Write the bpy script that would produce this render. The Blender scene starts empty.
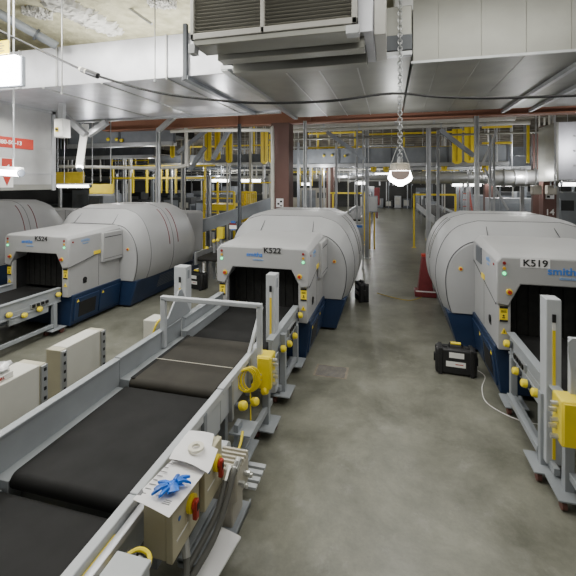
import bpy, bmesh, math, random
from mathutils import Vector, Matrix
random.seed(7)
SC = bpy.context.scene
COL = SC.collection
PI = math.pi
# ---------------------------------------------------------------- camera model (level camera with lens shift)
F, CAMH, HY = 390.0, 2.65, 183.0
TH = math.atan(102 / 390)
CF = (-math.sin(TH), math.cos(TH)); CR = (math.cos(TH), math.sin(TH))
def at(x, y, Y):                                   # world point seen at a pixel of the photo, on the plane at depth Y
    u = (x - 288) / F; v = (HY - y) / F
    ax, ay = CF[0] + u * CR[0], CF[1] + u * CR[1]
    d = Y / ay
    return Vector((ax * d, Y, CAMH + v * d))
cd = bpy.data.cameras.new('camera'); cam = bpy.data.objects.new('camera', cd); COL.objects.link(cam)
cam.location = (0, 0, CAMH); cam.rotation_euler = (PI / 2, 0, TH)
cd.sensor_width = 36; cd.lens = 36 * F / 576; cd.shift_x = 0; cd.shift_y = (HY - 288) / 576; cd.clip_start = .05
SC.camera = cam

# ---------------------------------------------------------------- materials
MATS = {}
def mat(name, col, rough=.5, metal=0, emit=0, spec=.5, noise=0, nscale=8, bump=0, bscale=60, ecol=None, coat=0):
    if name in MATS: return MATS[name]
    m = bpy.data.materials.new(name); m.use_nodes = True
    nt = m.node_tree; b = nt.nodes['Principled BSDF']
    b.inputs['Roughness'].default_value = rough; b.inputs['Metallic'].default_value = metal
    c = (*col, 1)
    b.inputs['Base Color'].default_value = c
    b.inputs['Specular IOR Level'].default_value = spec
    if coat: b.inputs['Coat Weight'].default_value = coat
    if emit:
        b.inputs['Emission Color'].default_value = (*(ecol or col), 1); b.inputs['Emission Strength'].default_value = emit
    tc = nt.nodes.new('ShaderNodeTexCoord')
    if noise:
        n = nt.nodes.new('ShaderNodeTexNoise'); n.inputs['Scale'].default_value = nscale; n.inputs['Detail'].default_value = 5
        r = nt.nodes.new('ShaderNodeValToRGB')
        r.color_ramp.elements[0].position = .3; r.color_ramp.elements[1].position = .7
        r.color_ramp.elements[0].color = (*[max(0, q * (1 - noise)) for q in col], 1)
        r.color_ramp.elements[1].color = (*[min(1, q * (1 + noise)) for q in col], 1)
        nt.links.new(tc.outputs['Object'], n.inputs['Vector']); nt.links.new(n.outputs['Fac'], r.inputs['Fac'])
        nt.links.new(r.outputs['Color'], b.inputs['Base Color'])
    if bump:
        n2 = nt.nodes.new('ShaderNodeTexNoise'); n2.inputs['Scale'].default_value = bscale; n2.inputs['Detail'].default_value = 4
        bp = nt.nodes.new('ShaderNodeBump'); bp.inputs['Strength'].default_value = bump; bp.inputs['Distance'].default_value = .02
        nt.links.new(tc.outputs['Object'], n2.inputs['Vector']); nt.links.new(n2.outputs['Fac'], bp.inputs['Height'])
        nt.links.new(bp.outputs['Normal'], b.inputs['Normal'])
    MATS[name] = m; return m
M = dict(
    scan=mat('scanner_paint', (.36, .36, .362), .45, noise=.03, nscale=3),
    scan2=mat('scanner_drum_paint', (.335, .337, .342), .45, noise=.04, nscale=2),
    seam=mat('dark_seam', (.05, .05, .055), .6),
    navy=mat('navy_paint', (.010, .026, .070), .45, noise=.12, nscale=4),
    navy2=mat('navy_panel', (.013, .032, .085), .4, noise=.1, nscale=5),
    black=mat('black_rubber', (.012, .012, .013), .55, noise=.2, nscale=20),
    curt=mat('lead_curtain', (.010, .010, .009), .7, noise=.5, nscale=14),
    belt=mat('belt_black', (.015, .015, .015), .75, spec=.2, noise=.22, nscale=5, bump=.05, bscale=160),
    beltw=mat('belt_worn', (.040, .037, .031), .75, spec=.2, noise=.22, nscale=3, bump=.05, bscale=160),
    beltm=mat('belt_dark', (.024, .023, .021), .7, spec=.25, noise=.18, nscale=4),
    grey=mat('conveyor_grey', (.29, .31, .33), .45, noise=.06, nscale=4),
    greyl=mat('conveyor_light_grey', (.48, .50, .525), .4, noise=.05, nscale=4),
    greyd=mat('conveyor_dark_grey', (.10, .11, .125), .5, noise=.2, nscale=3),
    greym=mat('steel_blue_grey', (.24, .26, .285), .5, noise=.2, nscale=2),
    galv=mat('galvanised_steel', (.50, .505, .50), .38, .75, noise=.12, nscale=2.2),
    galvd=mat('galvanised_steel_dull', (.29, .29, .262), .42, .5, noise=.15, nscale=1.5),
    galvb=mat('galvanised_steel_bright', (.60, .605, .65), .34, .6, noise=.16, nscale=2.2),  # tone noise made stronger to paint sheen patches into the duct metal
    strut=mat('zinc_strut', (.45, .46, .47), .4, .6, noise=.1, nscale=5),
    chrome=mat('bright_metal', (.62, .62, .60), .3, .8),
    yel=mat('safety_yellow', (.86, .65, .03), .45, noise=.06, nscale=6),
    yelb=mat('yellow_enclosure', (.86, .68, .03), .38, noise=.05, nscale=6),
    yeld=mat('dirty_yellow', (.50, .36, .02), .5, noise=.25, nscale=3),
    red=mat('signal_red', (.42, .035, .02), .4),
    redd=mat('dark_red', (.16, .018, .022), .5, noise=.15),
    wht=mat('white_plastic', (.78, .77, .74), .5),
    paper=mat('white_paper', (.80, .79, .80), .7, noise=.02, nscale=6),
    plas=mat('clear_plastic', (.80, .80, .81), .2, noise=.15, nscale=30, coat=.5),
    beige=mat('beige_enclosure', (.50, .46, .32), .5, noise=.06, nscale=5),
    cream=mat('cream_cabinet', (.60, .59, .53), .5, noise=.05, nscale=4),
    creamd=mat('cream_cabinet_dark', (.46, .43, .32), .5, noise=.08, nscale=4),  # darker, yellower cream of the cabinet bodies
    motor=mat('motor_beige', (.46, .43, .36), .45, noise=.1, nscale=9),
    brown=mat('oxide_brown_steel', (.125, .062, .050), .6, noise=.12, nscale=2),
    brownb=mat('oxide_red_beam', (.30, .135, .085), .6, noise=.10, nscale=1.5),
    ink=mat('black_ink', (.008, .008, .009), .5),
    inkg=mat('grey_ink', (.14, .14, .15), .6),
    blueink=mat('logo_blue', (.05, .20, .62), .5),
    blueinkl=mat('pale_logo_blue', (.22, .36, .62), .5),
    glove=mat('blue_nitrile', (.01, .14, .62), .35, noise=.4, nscale=22),
    blue=mat('sign_blue', (.03, .12, .42), .4),
    pipe=mat('pale_pipe', (.50, .49, .44), .5, noise=.1, nscale=3),
    hose=mat('grey_conduit', (.13, .13, .12), .5),
    tubeL=mat('tube_glow', (1, 1, 1), .4, emit=5.5, ecol=(1, .99, .96)),
    lensL=mat('lamp_glow', (1, 1, 1), .4, emit=18, ecol=(1, .98, .95)),
    floodL=mat('flood_glow', (1, 1, 1), .4, emit=30, ecol=(1, .99, 1)),
    farL=mat('far_tube_glow', (1, 1, 1), .4, emit=9, ecol=(1, 1, .96)),
    led_r=mat('red_lens', (.25, .02, .02), .3), led_a=mat('amber_lens', (.6, .33, .02), .3),
    led_g=mat('green_led', (.02, .9, .3), .3, emit=2.2, ecol=(.03, 1, .35)),
    tape=mat('tape_cream', (.74, .71, .60), .6),
    pinkgrey=mat('lamp_reflector', (.40, .31, .28), .5),
    clut=mat('machine_dark', (.055, .058, .06), .6, noise=.3, nscale=2),
    wallm=mat('far_wall', (.045, .045, .043), .8, noise=.5, nscale=.35),
    amb=mat('louvre_frame', (.47, .46, .43), .45, .1, noise=.05),
    louv=mat('louvre_blade', (.40, .39, .35), .45, .3),
    rust=mat('rusty_frame', (.24, .205, .16), .7, noise=.25, nscale=9),
    steelr=mat('red_ladder_paint', (.33, .06, .04), .5),
    caster=mat('caster_brown', (.12, .045, .035), .5),
)

# ---------------------------------------------------------------- object helpers
def tag(o, label=None, cat=None, group=None, kind=None):
    if label: o['label'] = label
    if cat: o['category'] = cat
    if group: o['group'] = group
    if kind: o['kind'] = kind
    return o
def empty(name, loc, label, cat, group=None, rz=0):
    o = bpy.data.objects.new(name, None); COL.objects.link(o); o.empty_display_size = .1
    o.location = loc; o.rotation_euler = (0, 0, rz)
    return tag(o, label, cat, group)
class MB:
    def __init__(s): s.bm = bmesh.new()
    def _q(s, pts):
        return [s.bm.verts.new(p) for p in pts]
    def box(s, x0, x1, y0, y1, z0, z1):
        x0, x1 = min(x0, x1), max(x0, x1); y0, y1 = min(y0, y1), max(y0, y1); z0, z1 = min(z0, z1), max(z0, z1)
        v = s._q([(x, y, z) for z in (z0, z1) for y in (y0, y1) for x in (x0, x1)])
        for f in ((0, 2, 3, 1), (4, 5, 7, 6), (0, 1, 5, 4), (2, 6, 7, 3), (1, 3, 7, 5), (0, 4, 6, 2)): s.bm.faces.new([v[i] for i in f])
        return s
    def loft(s, rings, caps=True, closed=True):
        R = [s._q(r) for r in rings]; n = len(rings[0])
        for a, b in zip(R, R[1:]):
            for i in range(n if closed else n - 1):
                j = (i + 1) % n
                s.bm.faces.new([a[i], a[j], b[j], b[i]])
        if caps:
            s.bm.faces.new(R[0][::-1]); s.bm.faces.new(R[-1])
        return s
    def prism(s, poly, axis, a, b):                 # poly in the two remaining axes
        f = {'x': lambda p, t: (t, p[0], p[1]), 'y': lambda p, t: (p[0], t, p[1]), 'z': lambda p, t: (p[0], p[1], t)}[axis]
        return s.loft([[f(p, a) for p in poly], [f(p, b) for p in poly]])
    def rod(s, p0, p1, r, n=10, r1=None):
        p0, p1 = Vector(p0), Vector(p1); d = (p1 - p0).normalized()
        u = d.orthogonal().normalized(); w = d.cross(u)
        ring = lambda p, rr: [p + (u * math.cos(2 * PI * k / n) + w * math.sin(2 * PI * k / n)) * rr for k in range(n)]
        return s.loft([ring(p0, r), ring(p1, r if r1 is None else r1)])
    def bar(s, p0, p1, w, h):                       # rectangular bar, w sideways, h roughly vertical
        p0, p1 = Vector(p0), Vector(p1); d = (p1 - p0).normalized()
        up = Vector((0, 0, 1)) if abs(d.z) < .95 else Vector((0, 1, 0))
        a = d.cross(up).normalized(); b = a.cross(d).normalized()
        c = [(-1, -1), (1, -1), (1, 1), (-1, 1)]
        ring = lambda p: [p + a * (i * w / 2) + b * (j * h / 2) for i, j in c]
        return s.loft([ring(p0), ring(p1)])
    def tube(s, pts, r, n=8, smooth=4, closed=False):
        P = [Vector(p) for p in pts]
        if smooth > 1 and len(P) > 2:
            Q = []
            for i in range(len(P) - 1):
                a, b, c, d = P[max(i - 1, 0)], P[i], P[i + 1], P[min(i + 2, len(P) - 1)]
                for k in range(smooth):
                    t = k / smooth
                    Q.append(.5 * ((2 * b) + (c - a) * t + (2 * a - 5 * b + 4 * c - d) * t * t + (3 * b - a - 3 * c + d) * t ** 3))
            Q.append(P[-1]); P = Q
        rings = []; u = None
        for i, p in enumerate(P):
            d = (P[min(i + 1, len(P) - 1)] - P[max(i - 1, 0)]).normalized()
            u = (d.orthogonal() if u is None else u - d * u.dot(d)).normalized()
            w = d.cross(u)
            rings.append([p + (u * math.cos(2 * PI * k / n) + w * math.sin(2 * PI * k / n)) * r for k in range(n)])
        return s.loft(rings)
    def dome(s, c, r, h, axis, n=12, m=4):          # rounded knob growing from c along axis
        c, ax = Vector(c), Vector(axis).normalized(); u = ax.orthogonal().normalized(); w = ax.cross(u)
        prof = [(r, 0), (r, h * .5), (r * .88, h * .8), (r * .55, h * .97), (r * .1, h)]
        return s.loft([[c + ax * z + (u * math.cos(2 * PI * k / n) + w * math.sin(2 * PI * k / n)) * q for k in range(n)] for q, z in prof])
    def disc(s, c, r, h, axis, n=16): 
        c = Vector(c); return s.rod(c, c + Vector(axis).normalized() * h, r, n)
    def quad(s, *p):
        s.bm.faces.new(s._q(p)); return s
    def build(s, name, m, parent=None, bevel=0, label=None, ang=35):
        bm = s.bm
        bmesh.ops.recalc_face_normals(bm, faces=bm.faces)
        ca = math.radians(ang)
        for f in bm.faces: f.smooth = True
        for e in bm.edges:
            if len(e.link_faces) != 2 or e.calc_face_angle(0) > ca: e.smooth = False
        me = bpy.data.meshes.new(name); bm.to_mesh(me); bm.free()
        me.materials.append(m)
        o = bpy.data.objects.new(name, me); COL.objects.link(o)
        if parent: o.parent = parent
        if bevel:
            b = o.modifiers.new('bevel', 'BEVEL'); b.width = bevel; b.segments = 2; b.limit_method = 'ANGLE'; b.angle_limit = math.radians(40)
        if label: o['label'] = label
        return o
def islands(mb):
    bm = mb.bm; seen = set(); out = []
    for v in bm.verts:
        if v in seen: continue
        st = [v]; seen.add(v); isl = []
        while st:
            q = st.pop(); isl.append(q)
            for e in q.link_edges:
                o = e.other_vert(q)
                if o not in seen: seen.add(o); st.append(o)
        n = MB(); mp = {q: n.bm.verts.new(q.co) for q in isl}
        for f in {f for q in isl for f in q.link_faces}: n.bm.faces.new([mp[q] for q in f.verts])
        out.append(n)
    bm.free(); return out
def each(mb, name, m, parent, bevel=0, label=None):
    return [n.build(name, m, parent, bevel, label) for n in islands(mb)]
def text(name, body, size, m, parent, loc, rot, ext=.002, sx=1, align='CENTER', bold=.018):
    c = bpy.data.curves.new(name, 'FONT'); c.body = body; c.size = size; c.extrude = ext; c.offset = bold * size; c.align_x = align; c.align_y = 'CENTER'
    t = bpy.data.objects.new(name, c); COL.objects.link(t)
    bpy.context.view_layer.update()
    me = bpy.data.meshes.new_from_object(t.evaluated_get(bpy.context.evaluated_depsgraph_get()))
    bpy.data.objects.remove(t); bpy.data.curves.remove(c)
    me.materials.clear(); me.materials.append(m)
    o = bpy.data.objects.new(name, me); COL.objects.link(o)
    o.parent = parent; o.location = loc; o.rotation_euler = rot; o.scale = (sx, 1, 1)
    return o
FRONT = (PI / 2, 0, 0); RIGHT = (PI / 2, 0, PI / 2); LEFT = (PI / 2, 0, -PI / 2)
def copy_tree(o, parent=None):
    c = o.copy(); COL.objects.link(c)
    if parent: c.parent = parent
    for ch in list(o.children): copy_tree(ch, c)
    return c
def catmull(P, k=4):
    out = []
    for i in range(len(P) - 1):
        a, b, c, d = [Vector(P[max(0, min(len(P) - 1, j))]) for j in (i - 1, i, i + 1, i + 2)]
        for q in range(k):
            t = q / k
            out.append(.5 * ((2 * b) + (c - a) * t + (2 * a - 5 * b + 4 * c - d) * t * t + (3 * b - a - 3 * c + d) * t ** 3))
    out.append(Vector(P[-1])); return out

# ---------------------------------------------------------------- room shell
def floor_material():
    m = bpy.data.materials.new('polished_concrete'); m.use_nodes = True; nt = m.node_tree; L = nt.links
    b = nt.nodes['Principled BSDF']; tc = nt.nodes.new('ShaderNodeTexCoord')
    def noise(sc, det=6, rough=.6, dist=0):
        n = nt.nodes.new('ShaderNodeTexNoise'); n.inputs['Scale'].default_value = sc; n.inputs['Detail'].default_value = det
        n.inputs['Roughness'].default_value = rough; n.inputs['Distortion'].default_value = dist
        L.new(tc.outputs['Object'], n.inputs['Vector']); return n
    a = noise(.9, 10, .72, .2); r = nt.nodes.new('ShaderNodeValToRGB')
    r.color_ramp.elements[0].position = .36; r.color_ramp.elements[0].color = (.115, .115, .089, 1)
    r.color_ramp.elements[1].position = .66; r.color_ramp.elements[1].color = (.275, .273, .222, 1)
    L.new(a.outputs['Fac'], r.inputs['Fac'])
    s = noise(3.6, 9, .75, .25); r2 = nt.nodes.new('ShaderNodeValToRGB')
    r2.color_ramp.elements[0].position = .56; r2.color_ramp.elements[0].color = (0, 0, 0, 1)
    r2.color_ramp.elements[1].position = .76; r2.color_ramp.elements[1].color = (.6, .6, .6, 1)
    L.new(s.outputs['Fac'], r2.inputs['Fac'])
    mx = nt.nodes.new('ShaderNodeMixRGB'); mx.inputs['Color2'].default_value = (.33, .325, .30, 1)
    L.new(r2.outputs['Color'], mx.inputs['Fac']); L.new(r.outputs['Color'], mx.inputs['Color1'])
    g = noise(45, 3, .7); mg = nt.nodes.new('ShaderNodeMixRGB'); mg.blend_type = 'MULTIPLY'; mg.inputs['Fac'].default_value = .25
    L.new(mx.outputs['Color'], mg.inputs['Color1']); L.new(g.outputs['Fac'], mg.inputs['Color2'])
    L.new(mg.outputs['Color'], b.inputs['Base Color'])
    rr = nt.nodes.new('ShaderNodeMapRange'); rr.inputs['To Min'].default_value = .24; rr.inputs['To Max'].default_value = .46
    L.new(a.outputs['Fac'], rr.inputs['Value']); L.new(rr.outputs['Result'], b.inputs['Roughness'])
    return m
def foam_material():
    m = bpy.data.materials.new('sprayed_fireproofing'); m.use_nodes = True; nt = m.node_tree; L = nt.links
    b = nt.nodes['Principled BSDF']; tc = nt.nodes.new('ShaderNodeTexCoord'); b.inputs['Roughness'].default_value = .9
    n = nt.nodes.new('ShaderNodeTexNoise'); n.inputs['Scale'].default_value = 5; n.inputs['Detail'].default_value = 7
    r = nt.nodes.new('ShaderNodeValToRGB'); r.color_ramp.elements[0].position = .3; r.color_ramp.elements[0].color = (.42, .40, .27, 1)
    r.color_ramp.elements[1].position = .7; r.color_ramp.elements[1].color = (.66, .63, .46, 1)
    L.new(tc.outputs['Object'], n.inputs['Vector']); L.new(n.outputs['Fac'], r.inputs['Fac']); L.new(r.outputs['Color'], b.inputs['Base Color'])
    bp = nt.nodes.new('ShaderNodeBump'); bp.inputs['Strength'].default_value = .8; bp.inputs['Distance'].default_value = .08
    L.new(n.outputs['Fac'], bp.inputs['Height']); L.new(bp.outputs['Normal'], b.inputs['Normal'])
    return m
XL, XR, YB, CZ = -26.0, 16.0, 44.0, 5.75
def struct(o): o['kind'] = 'structure'; return o
struct(MB().box(XL, XR, -3, YB, -.2, 0).build('floor', floor_material()))
struct(MB().box(XL, XR, -3, YB, CZ, CZ + .2).build('ceiling', foam_material()))
struct(MB().box(XL, XR, YB, YB + .2, 0, CZ).build('wall_back', M['wallm']))
struct(MB().box(XL - .2, XL, -3, YB, 0, CZ).build('wall_left', M['wallm']))
struct(MB().box(XR, XR + .2, -3, YB, 0, CZ).build('wall_right', M['wallm']))

# ---------------------------------------------------------------- x-ray scanners
def drum_profile(inner, y, dz=0):
    outer = [(0, 2.17), (.60, 2.17), (.90, 2.05), (1.09, 1.82), (1.21, 1.5), (1.255, 1.15), (1.22, .82), (1.13, .58)]
    face = [(0, 1.75), (.50, 1.75), (.76, 1.70), (.95, 1.54), (1.06, 1.32), (1.10, 1.08), (1.08, .8), (1.02, .58)]
    P = [(a[0] * (1 - inner) + b[0] * inner, a[1] * (1 - inner) + b[1] * inner) for a, b in zip(outer, face)]
    P = [(x, z - dz * max(0, (z - 1.2) / .97)) for x, z in P]
    R = [P[0]] + [tuple(q) for q in catmull(P[1:], 5)]
    return [(x, y, z) for x, z in R] + [(-x, y, z) for x, z in R[::-1][:-1]]
def make_scanner(code, cx, fy, label, dz=0, logo=True, rz=0):
    root = empty('baggage_scanner', (cx, fy, 0), label, 'scanner', rz=rz)
    p = root
    # blue base of the inlet box
    b = MB().prism([(-.66, .06), (.66, .06), (.66, .10), (.725, .56), (.725, .62), (-.725, .62), (-.725, .56), (-.66, .10)], 'y', .10, 1.42)
    base = b.build('base_plinth', M['navy'], p, .012)
    for sx in (-1, 1):
        for k, (ya, yb) in enumerate(((.16, .76), (.80, 1.38))):
            ga = lambda z: sx * (.665 + (z - .10) / .46 * .06)
            h = MB().loft([[(ga(z) + sx * o, y, z) for y, z in ((ya, .12), (yb, .12), (yb, .54), (ya, .54))] for o in (-.02, .018)])
            hatch = h.build('service_hatch', M['navy2'], p, .008)
            if k == 0:
                g = MB().loft([[(ga(z) + sx * o, y, z) for y, z in ((ya + .10, .18), (yb - .08, .18), (yb - .08, .46), (ya + .10, .46))] for o in (.016, .023)])
                g.build('vent_mesh', M['black'], hatch)
            t = MB().loft([[(ga(.49) + sx * o, y, z) for y, z in ((ya + .03, .47), (ya + .09, .47), (ya + .06, .52))] for o in (.018, .022)])
            t.build('warning_triangle', M['yel'], hatch)
    # side cheeks / pillars, belt shelf and inside
    for s in (-1, 1): MB().box(s * .56, s * .695, .03, 1.42, .60, 1.45).build('side_panel', M['scan'], p, .008)
    MB().box(-.56, .56, .9, 1.42, .60, 1.45).box(-.56, .56, .10, .9, .60, .64).box(-.558, -.55, .1, .9, .64, 1.4).box(.55, .558, .1, .9, .64, 1.4).box(-.55, .55, .1, .9, 1.385, 1.39).build('tunnel', M['black'], p)
    c = MB()
    for k in range(17):
        x = -.545 + k * .0641
        c.box(x, x + .061, .30 + (k % 2) * .012, .312 + (k % 2) * .012, .70, 1.39)
    c.build('lead_curtain', M['curt'], p)
    # hood
    f = [(-.73, 1.14), (-.73, 1.64), (-.68, 1.70), (.68, 1.70), (.73, 1.64), (.73, 1.14), (.60, 1.12), (.46, 1.375), (-.46, 1.375), (-.60, 1.12)]
    bk = [(-.71, 1.40), (-.71, 1.69), (-.62, 1.76), (.62, 1.76), (.71, 1.69), (.71, 1.40), (.60, 1.39), (.46, 1.40), (-.46, 1.40), (-.60, 1.39)]
    f2 = [(x * (.985 if abs(x) > .5 else 1), z - (.02 if z > 1.6 else 0)) for x, z in f]
    hood = MB().loft([[(x, 0, z) for x, z in f2], [(x, .05, z) for x, z in f], [(x, 1.42, z) for x, z in bk]]).build('hood', M['scan'], p, .012)
    sm = MB()
    for s in (-1, 1): sm.bar((s * .729, .0, 1.135), (s * .709, 1.42, 1.395), .008, .007).bar((s * .693, .78, 1.25), (s * .693, .78, .64), .008, .006)
    each(sm, 'seam', M['seam'], hood)
    # cover doors on both sides
    MB().box(.70, .775, .82, 1.40, 1.08, 1.66).build('cover_door', M['scan'], p, .012)
    each(MB().box(.774, .780, .87, 1.35, 1.56, 1.575).box(.774, .78, .84, 1.38, 1.14, 1.146), 'seam', M['seam'], p)
    g = MB().box(-.732, -.70, .80, 1.14, 1.44, 1.66)
    g.build('vent_grille', M['greyd'], p)
    for s in (-1, 1):
        MB().box(s * .715, s * .728, .62, .80, 1.27, 1.335).build('warning_label', M['yel'], p)
        MB().disc((s * .69, .42, .84), .045, .02, (s, 0, 0)).box(s * .692, s * .702, .375, .465, .77, .84).build('power_socket', M['ink'], p)
        MB().disc((s * .727, .10, 1.58), .016, .012, (s, 0, 0)).build('indicator_light', M['led_r'], p)
        if logo:
            t = text('lettering', 'smiths', .085, M['blueinkl'], hood, (s * .729, .40, 1.585), RIGHT if s > 0 else LEFT)
            text('lettering', 'detection', .035, M['blueinkl'], hood, (s * .729, .40, 1.525), RIGHT if s > 0 else LEFT)
        # front lamps, stops, labels
        for z, mm in ((1.615, 'led_r'), (1.555, 'led_a'), (1.495, 'led_g')):
            o = MB().disc((s * .64, .004, z), .0185, -.016, (0, 1, 0)).build('indicator_light', M[mm], p)
        e = MB().disc((s * .585, .004, 1.285), .036, -.014, (0, 1, 0)).build('emergency_stop', M['yel'], p)
        MB().disc((s * .585, -.008, 1.285), .022, -.03, (0, 1, 0)).build('push_button', M['red'], e)
        w = MB().box(s * .595, s * .685, .024, .032, .93, 1.11).build('warning_label', M['yel'], p)
        MB().box(s * .595, s * .685, .020, .0245, 1.085, 1.11).box(s * .595, s * .685, .020, .0245, .93, .952).disc((s * .64, .022, 1.0), .011, .004, (0, 1, 0)).box(s * .625, s * .655, .020, .0245, .972, .982).box(s * .61, s * .67, .020, .0245, 1.04, 1.045).box(s * .613, s * .667, .020, .0245, 1.055, 1.06).build('print', M['ink'], w)
        t = MB().prism([(s * .60, .79), (s * .67, .79), (s * .635, .855)], 'y', .022, .032).build('warning_triangle', M['yel'], p)
        MB().box(s * .631, s * .639, .018, .0225, .803, .832).build('print', M['ink'], t)
    # K number plate and maker lettering
    px, kz, ks, hw = {'K519': (-.31, 1.625, .108, .155), 'K522': (.17, 1.645, .11, .15), 'K524': (.13, 1.635, .115, .16)}.get(code, (0, 1.6, .1, .15))
    if code == 'K526': hw = 0
    if hw: pl = MB().box(px - hw, px + hw, -.004, .006, kz - hw * .32, kz + hw * .32).build('number_plate', M['paper'] if code == 'K519' else M['scan'], p, label='pale plate with black number ' + code)
    if hw: text('lettering', code, ks, M['ink'], pl, (px, -.007, kz), FRONT, .003, 1.15, bold=.014)
    if logo:
        lx = {'K519': -.01, 'K522': -.11, 'K524': -.19}.get(code, -.24)
        sz = .115 if code == 'K519' else .085
        text('lettering', 'smiths', sz, M['blueink'], hood, (lx, -.003, 1.575 - (.03 if code == 'K519' else 0)), FRONT, .003, 1.15)
        text('lettering', 'detection', sz * .42, M['blueinkl'], hood, (lx + .06, -.003, 1.50 - (.03 if code == 'K519' else 0)), FRONT, .003, 1.2)
    # drum with chamfered rims
    ring = [(1.0, 1.40), (.16, 1.74), (.0, 2.02), (.0, 3.35), (.2, 3.62), (1.0, 3.95)]
    drum = MB().loft([drum_profile(a, y, dz) for a, y in ring]).build('drum_housing', M['scan2'], p, ang=24)
    def arc(a, y, off, lo=0, hi=None):
        P = [Vector(q) for q in drum_profile(a, y, dz)]; n = len(P); h = (n + 1) // 2
        r = P[:h]
        if hi: r = r[:hi]
        r = r[lo:]
        return [Vector((q.x * (1 + off), q.y, q.z + (q.z - 1.1) * off)) for q in r]
    sm = MB()
    for s in (-1, 1):
        for a, y in ((.92, 1.425), (.16, 1.745)):
            sm.tube([(s * q.x, q.y - .004, q.z) for q in arc(a, y, .002)], .007 if a > .5 else .004, 5, 1)
        sm.tube([(s * .50, 1.395, 1.75 - dz * .3), (s * .47, 1.74, 2.09 - dz)], .006, 5, 1)
        for y in (2.62,): sm.tube([(s * q.x, q.y, q.z) for q in arc(0, y, .0)], .005, 5, 1)
    each(sm, 'seam', M['seam'], drum)
    st = MB()
    for s in (-1, 1):
        for y in (2.45, 2.82):
            st.tube([(s * q.x, q.y, q.z) for q in arc(0, y, .001, 6, 21)], .010, 6, 1)
    each(st, 'stripe', M['redd'] if code != 'K522' and code != 'K519' else M['hose'], drum, label='thin curved stripe')
    for s in (-1, 1):
        e = MB().disc((s * .90, 1.402, 1.25), .03, -.014, (0, 1, 0)).build('emergency_stop', M['yel'], p)
        MB().disc((s * .90, 1.39, 1.25), .018, -.026, (0, 1, 0)).build('push_button', M['red'], e)
    b = MB().prism([(-.93, .04), (.93, .04), (1.10, .58), (-1.10, .58)], 'y', 1.43, 3.92).build('drum_base', M['navy'], p, .015)
    l = MB()
    for s in (-1, 1):
        for k in range(7):
            z = .24 + k * .042; x = s * (.93 + (z - .04) / .54 * .17 + .004)
            l.bar((x, 2.3, z), (x, 3.3, z), .012, .012)
    each(l, 'louvre', M['greyd'], b)
    # outlet box behind the drum
    MB().prism([(-.62, .06), (.62, .06), (.66, .60), (-.66, .60)], 'y', 3.92, 5.25).build('base_plinth', M['navy'], p, .012)
    MB().loft([[(x, y, z) for x, z in ((-.64, .6), (.64, .6), (.66, zt - .06), (.58, zt), (-.58, zt), (-.66, zt - .06))] for y, zt in ((3.93, 1.88), (5.3, 1.80))]).build('outlet_housing', M['scan'], p, .012)
    MB().box(.655, .662, 4.35, 4.36, .7, 1.8).build('seam', M['seam'], p)
    return root
make_scanner('K522', -1.86, 5.54, 'pale grey tunnel baggage scanner on a blue base marked K522, in the middle', .09)
make_scanner('K519', 1.97, 5.20, 'pale grey baggage scanner marked K519 right of the aisle, black case by its base', .17).scale = (1, 1, 1.045)
make_scanner('K524', -6.26, 5.72, 'pale grey baggage scanner marked K524, left of the K522 scanner', .03)
make_scanner('K526', -10.55, 5.75, 'pale grey scanner drum half cut off at the left photo edge, behind K524', logo=False)

# ---------------------------------------------------------------- belt conveyors
def knob(parent, c, ax, r=.036):
    k = MB().disc(c, r * .95, .03, ax).build('emergency_button', M['greyd'], parent)
    MB().dome(Vector(c) + Vector(ax).normalized() * .03, r, .055, ax).build('button_cover', M['yelb'], k, label='yellow mushroom cover')
def belt(parent, x0, x1, y0, y1, z, m, r=.05, name='belt'):
    pr = []
    for k in range(9): a = PI / 2 + PI * k / 8; pr.append((y0 + r + r * math.cos(a), z - r + r * math.sin(a)))
    for k in range(9): a = -PI / 2 + PI * k / 8; pr.append((y1 - r + r * math.cos(a), z - r + r * math.sin(a)))
    return MB().prism(pr, 'x', x0, x1).build(name, m, parent, ang=50)
def leg(parent, x, y, z1, plate=True, w=.07, m='grey'):
    l = MB().box(x - w / 2, x + w / 2, y - w / 2, y + w / 2, .10, z1).build('leg', M[m], parent, .004)
    if plate:
        MB().box(x - .12, x + .12, y - .15, y + .15, .095, .107).build('foot_plate', M['grey'], l)
        for dx, dy in ((-.07, -.09), (.07, .09)):
            MB().disc((x + dx - .018, y + dy, .045), .045, .036, (1, 0, 0)).box(x + dx - .026, x + dx + .026, y + dy - .03, y + dy + .03, .075, .097).build('caster', M['caster'], l)
    return l

# --- nearest conveyor: three belts meeting roller to roller
r1 = empty('belt_conveyor', (0, 0, 0), 'nearest black belt conveyor filling the bottom left corner', 'conveyor', 'belt conveyors feeding K522')
belt(r1, -2.40, -1.47, -.9, 1.955, .70, M['belt'])
MB().box(-2.50, -2.405, -.9, 1.96, .5, .68).build('side_rail', M['grey'], r1, .006)
MB().box(-1.465, -1.405, -.9, 1.955, .52, .85).build('side_rail', M['greyl'], r1, .006)
MB().box(-2.52, -2.48, -.9, 1.94, .66, .97).box(-2.535, -2.465, -.9, 1.94, .97, .99).build('side_guard', M['grey'], r1, .004)
MB().box(-2.4, -1.5, -.9, 1.9, .50, .62).build('bed', M['greyd'], r1)
leg(r1, -1.44, 1.2, .52, False); leg(r1, -2.47, 1.2, .52, False)
r2 = empty('belt_conveyor', (0, 0, 0), 'black belt conveyor beside the beige switch boxes, second from the camera', 'conveyor', 'belt conveyors feeding K522')
belt(r2, -2.36, -1.50, 1.965, 3.14, .775, M['belt'], .055)
MB().rod((-2.36, 2.02, .718), (-1.50, 2.02, .718), .04, 14).build('roller', M['greyd'], r2)
MB().box(-2.50, -2.37, 1.965, 3.14, .56, .735).box(-2.52, -2.48, 1.947, 3.17, .70, .97).box(-2.535, -2.465, 1.947, 3.17, .97, .99).build('side_guard', M['grey'], r2, .004, label='tall grey left side guard')
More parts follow.
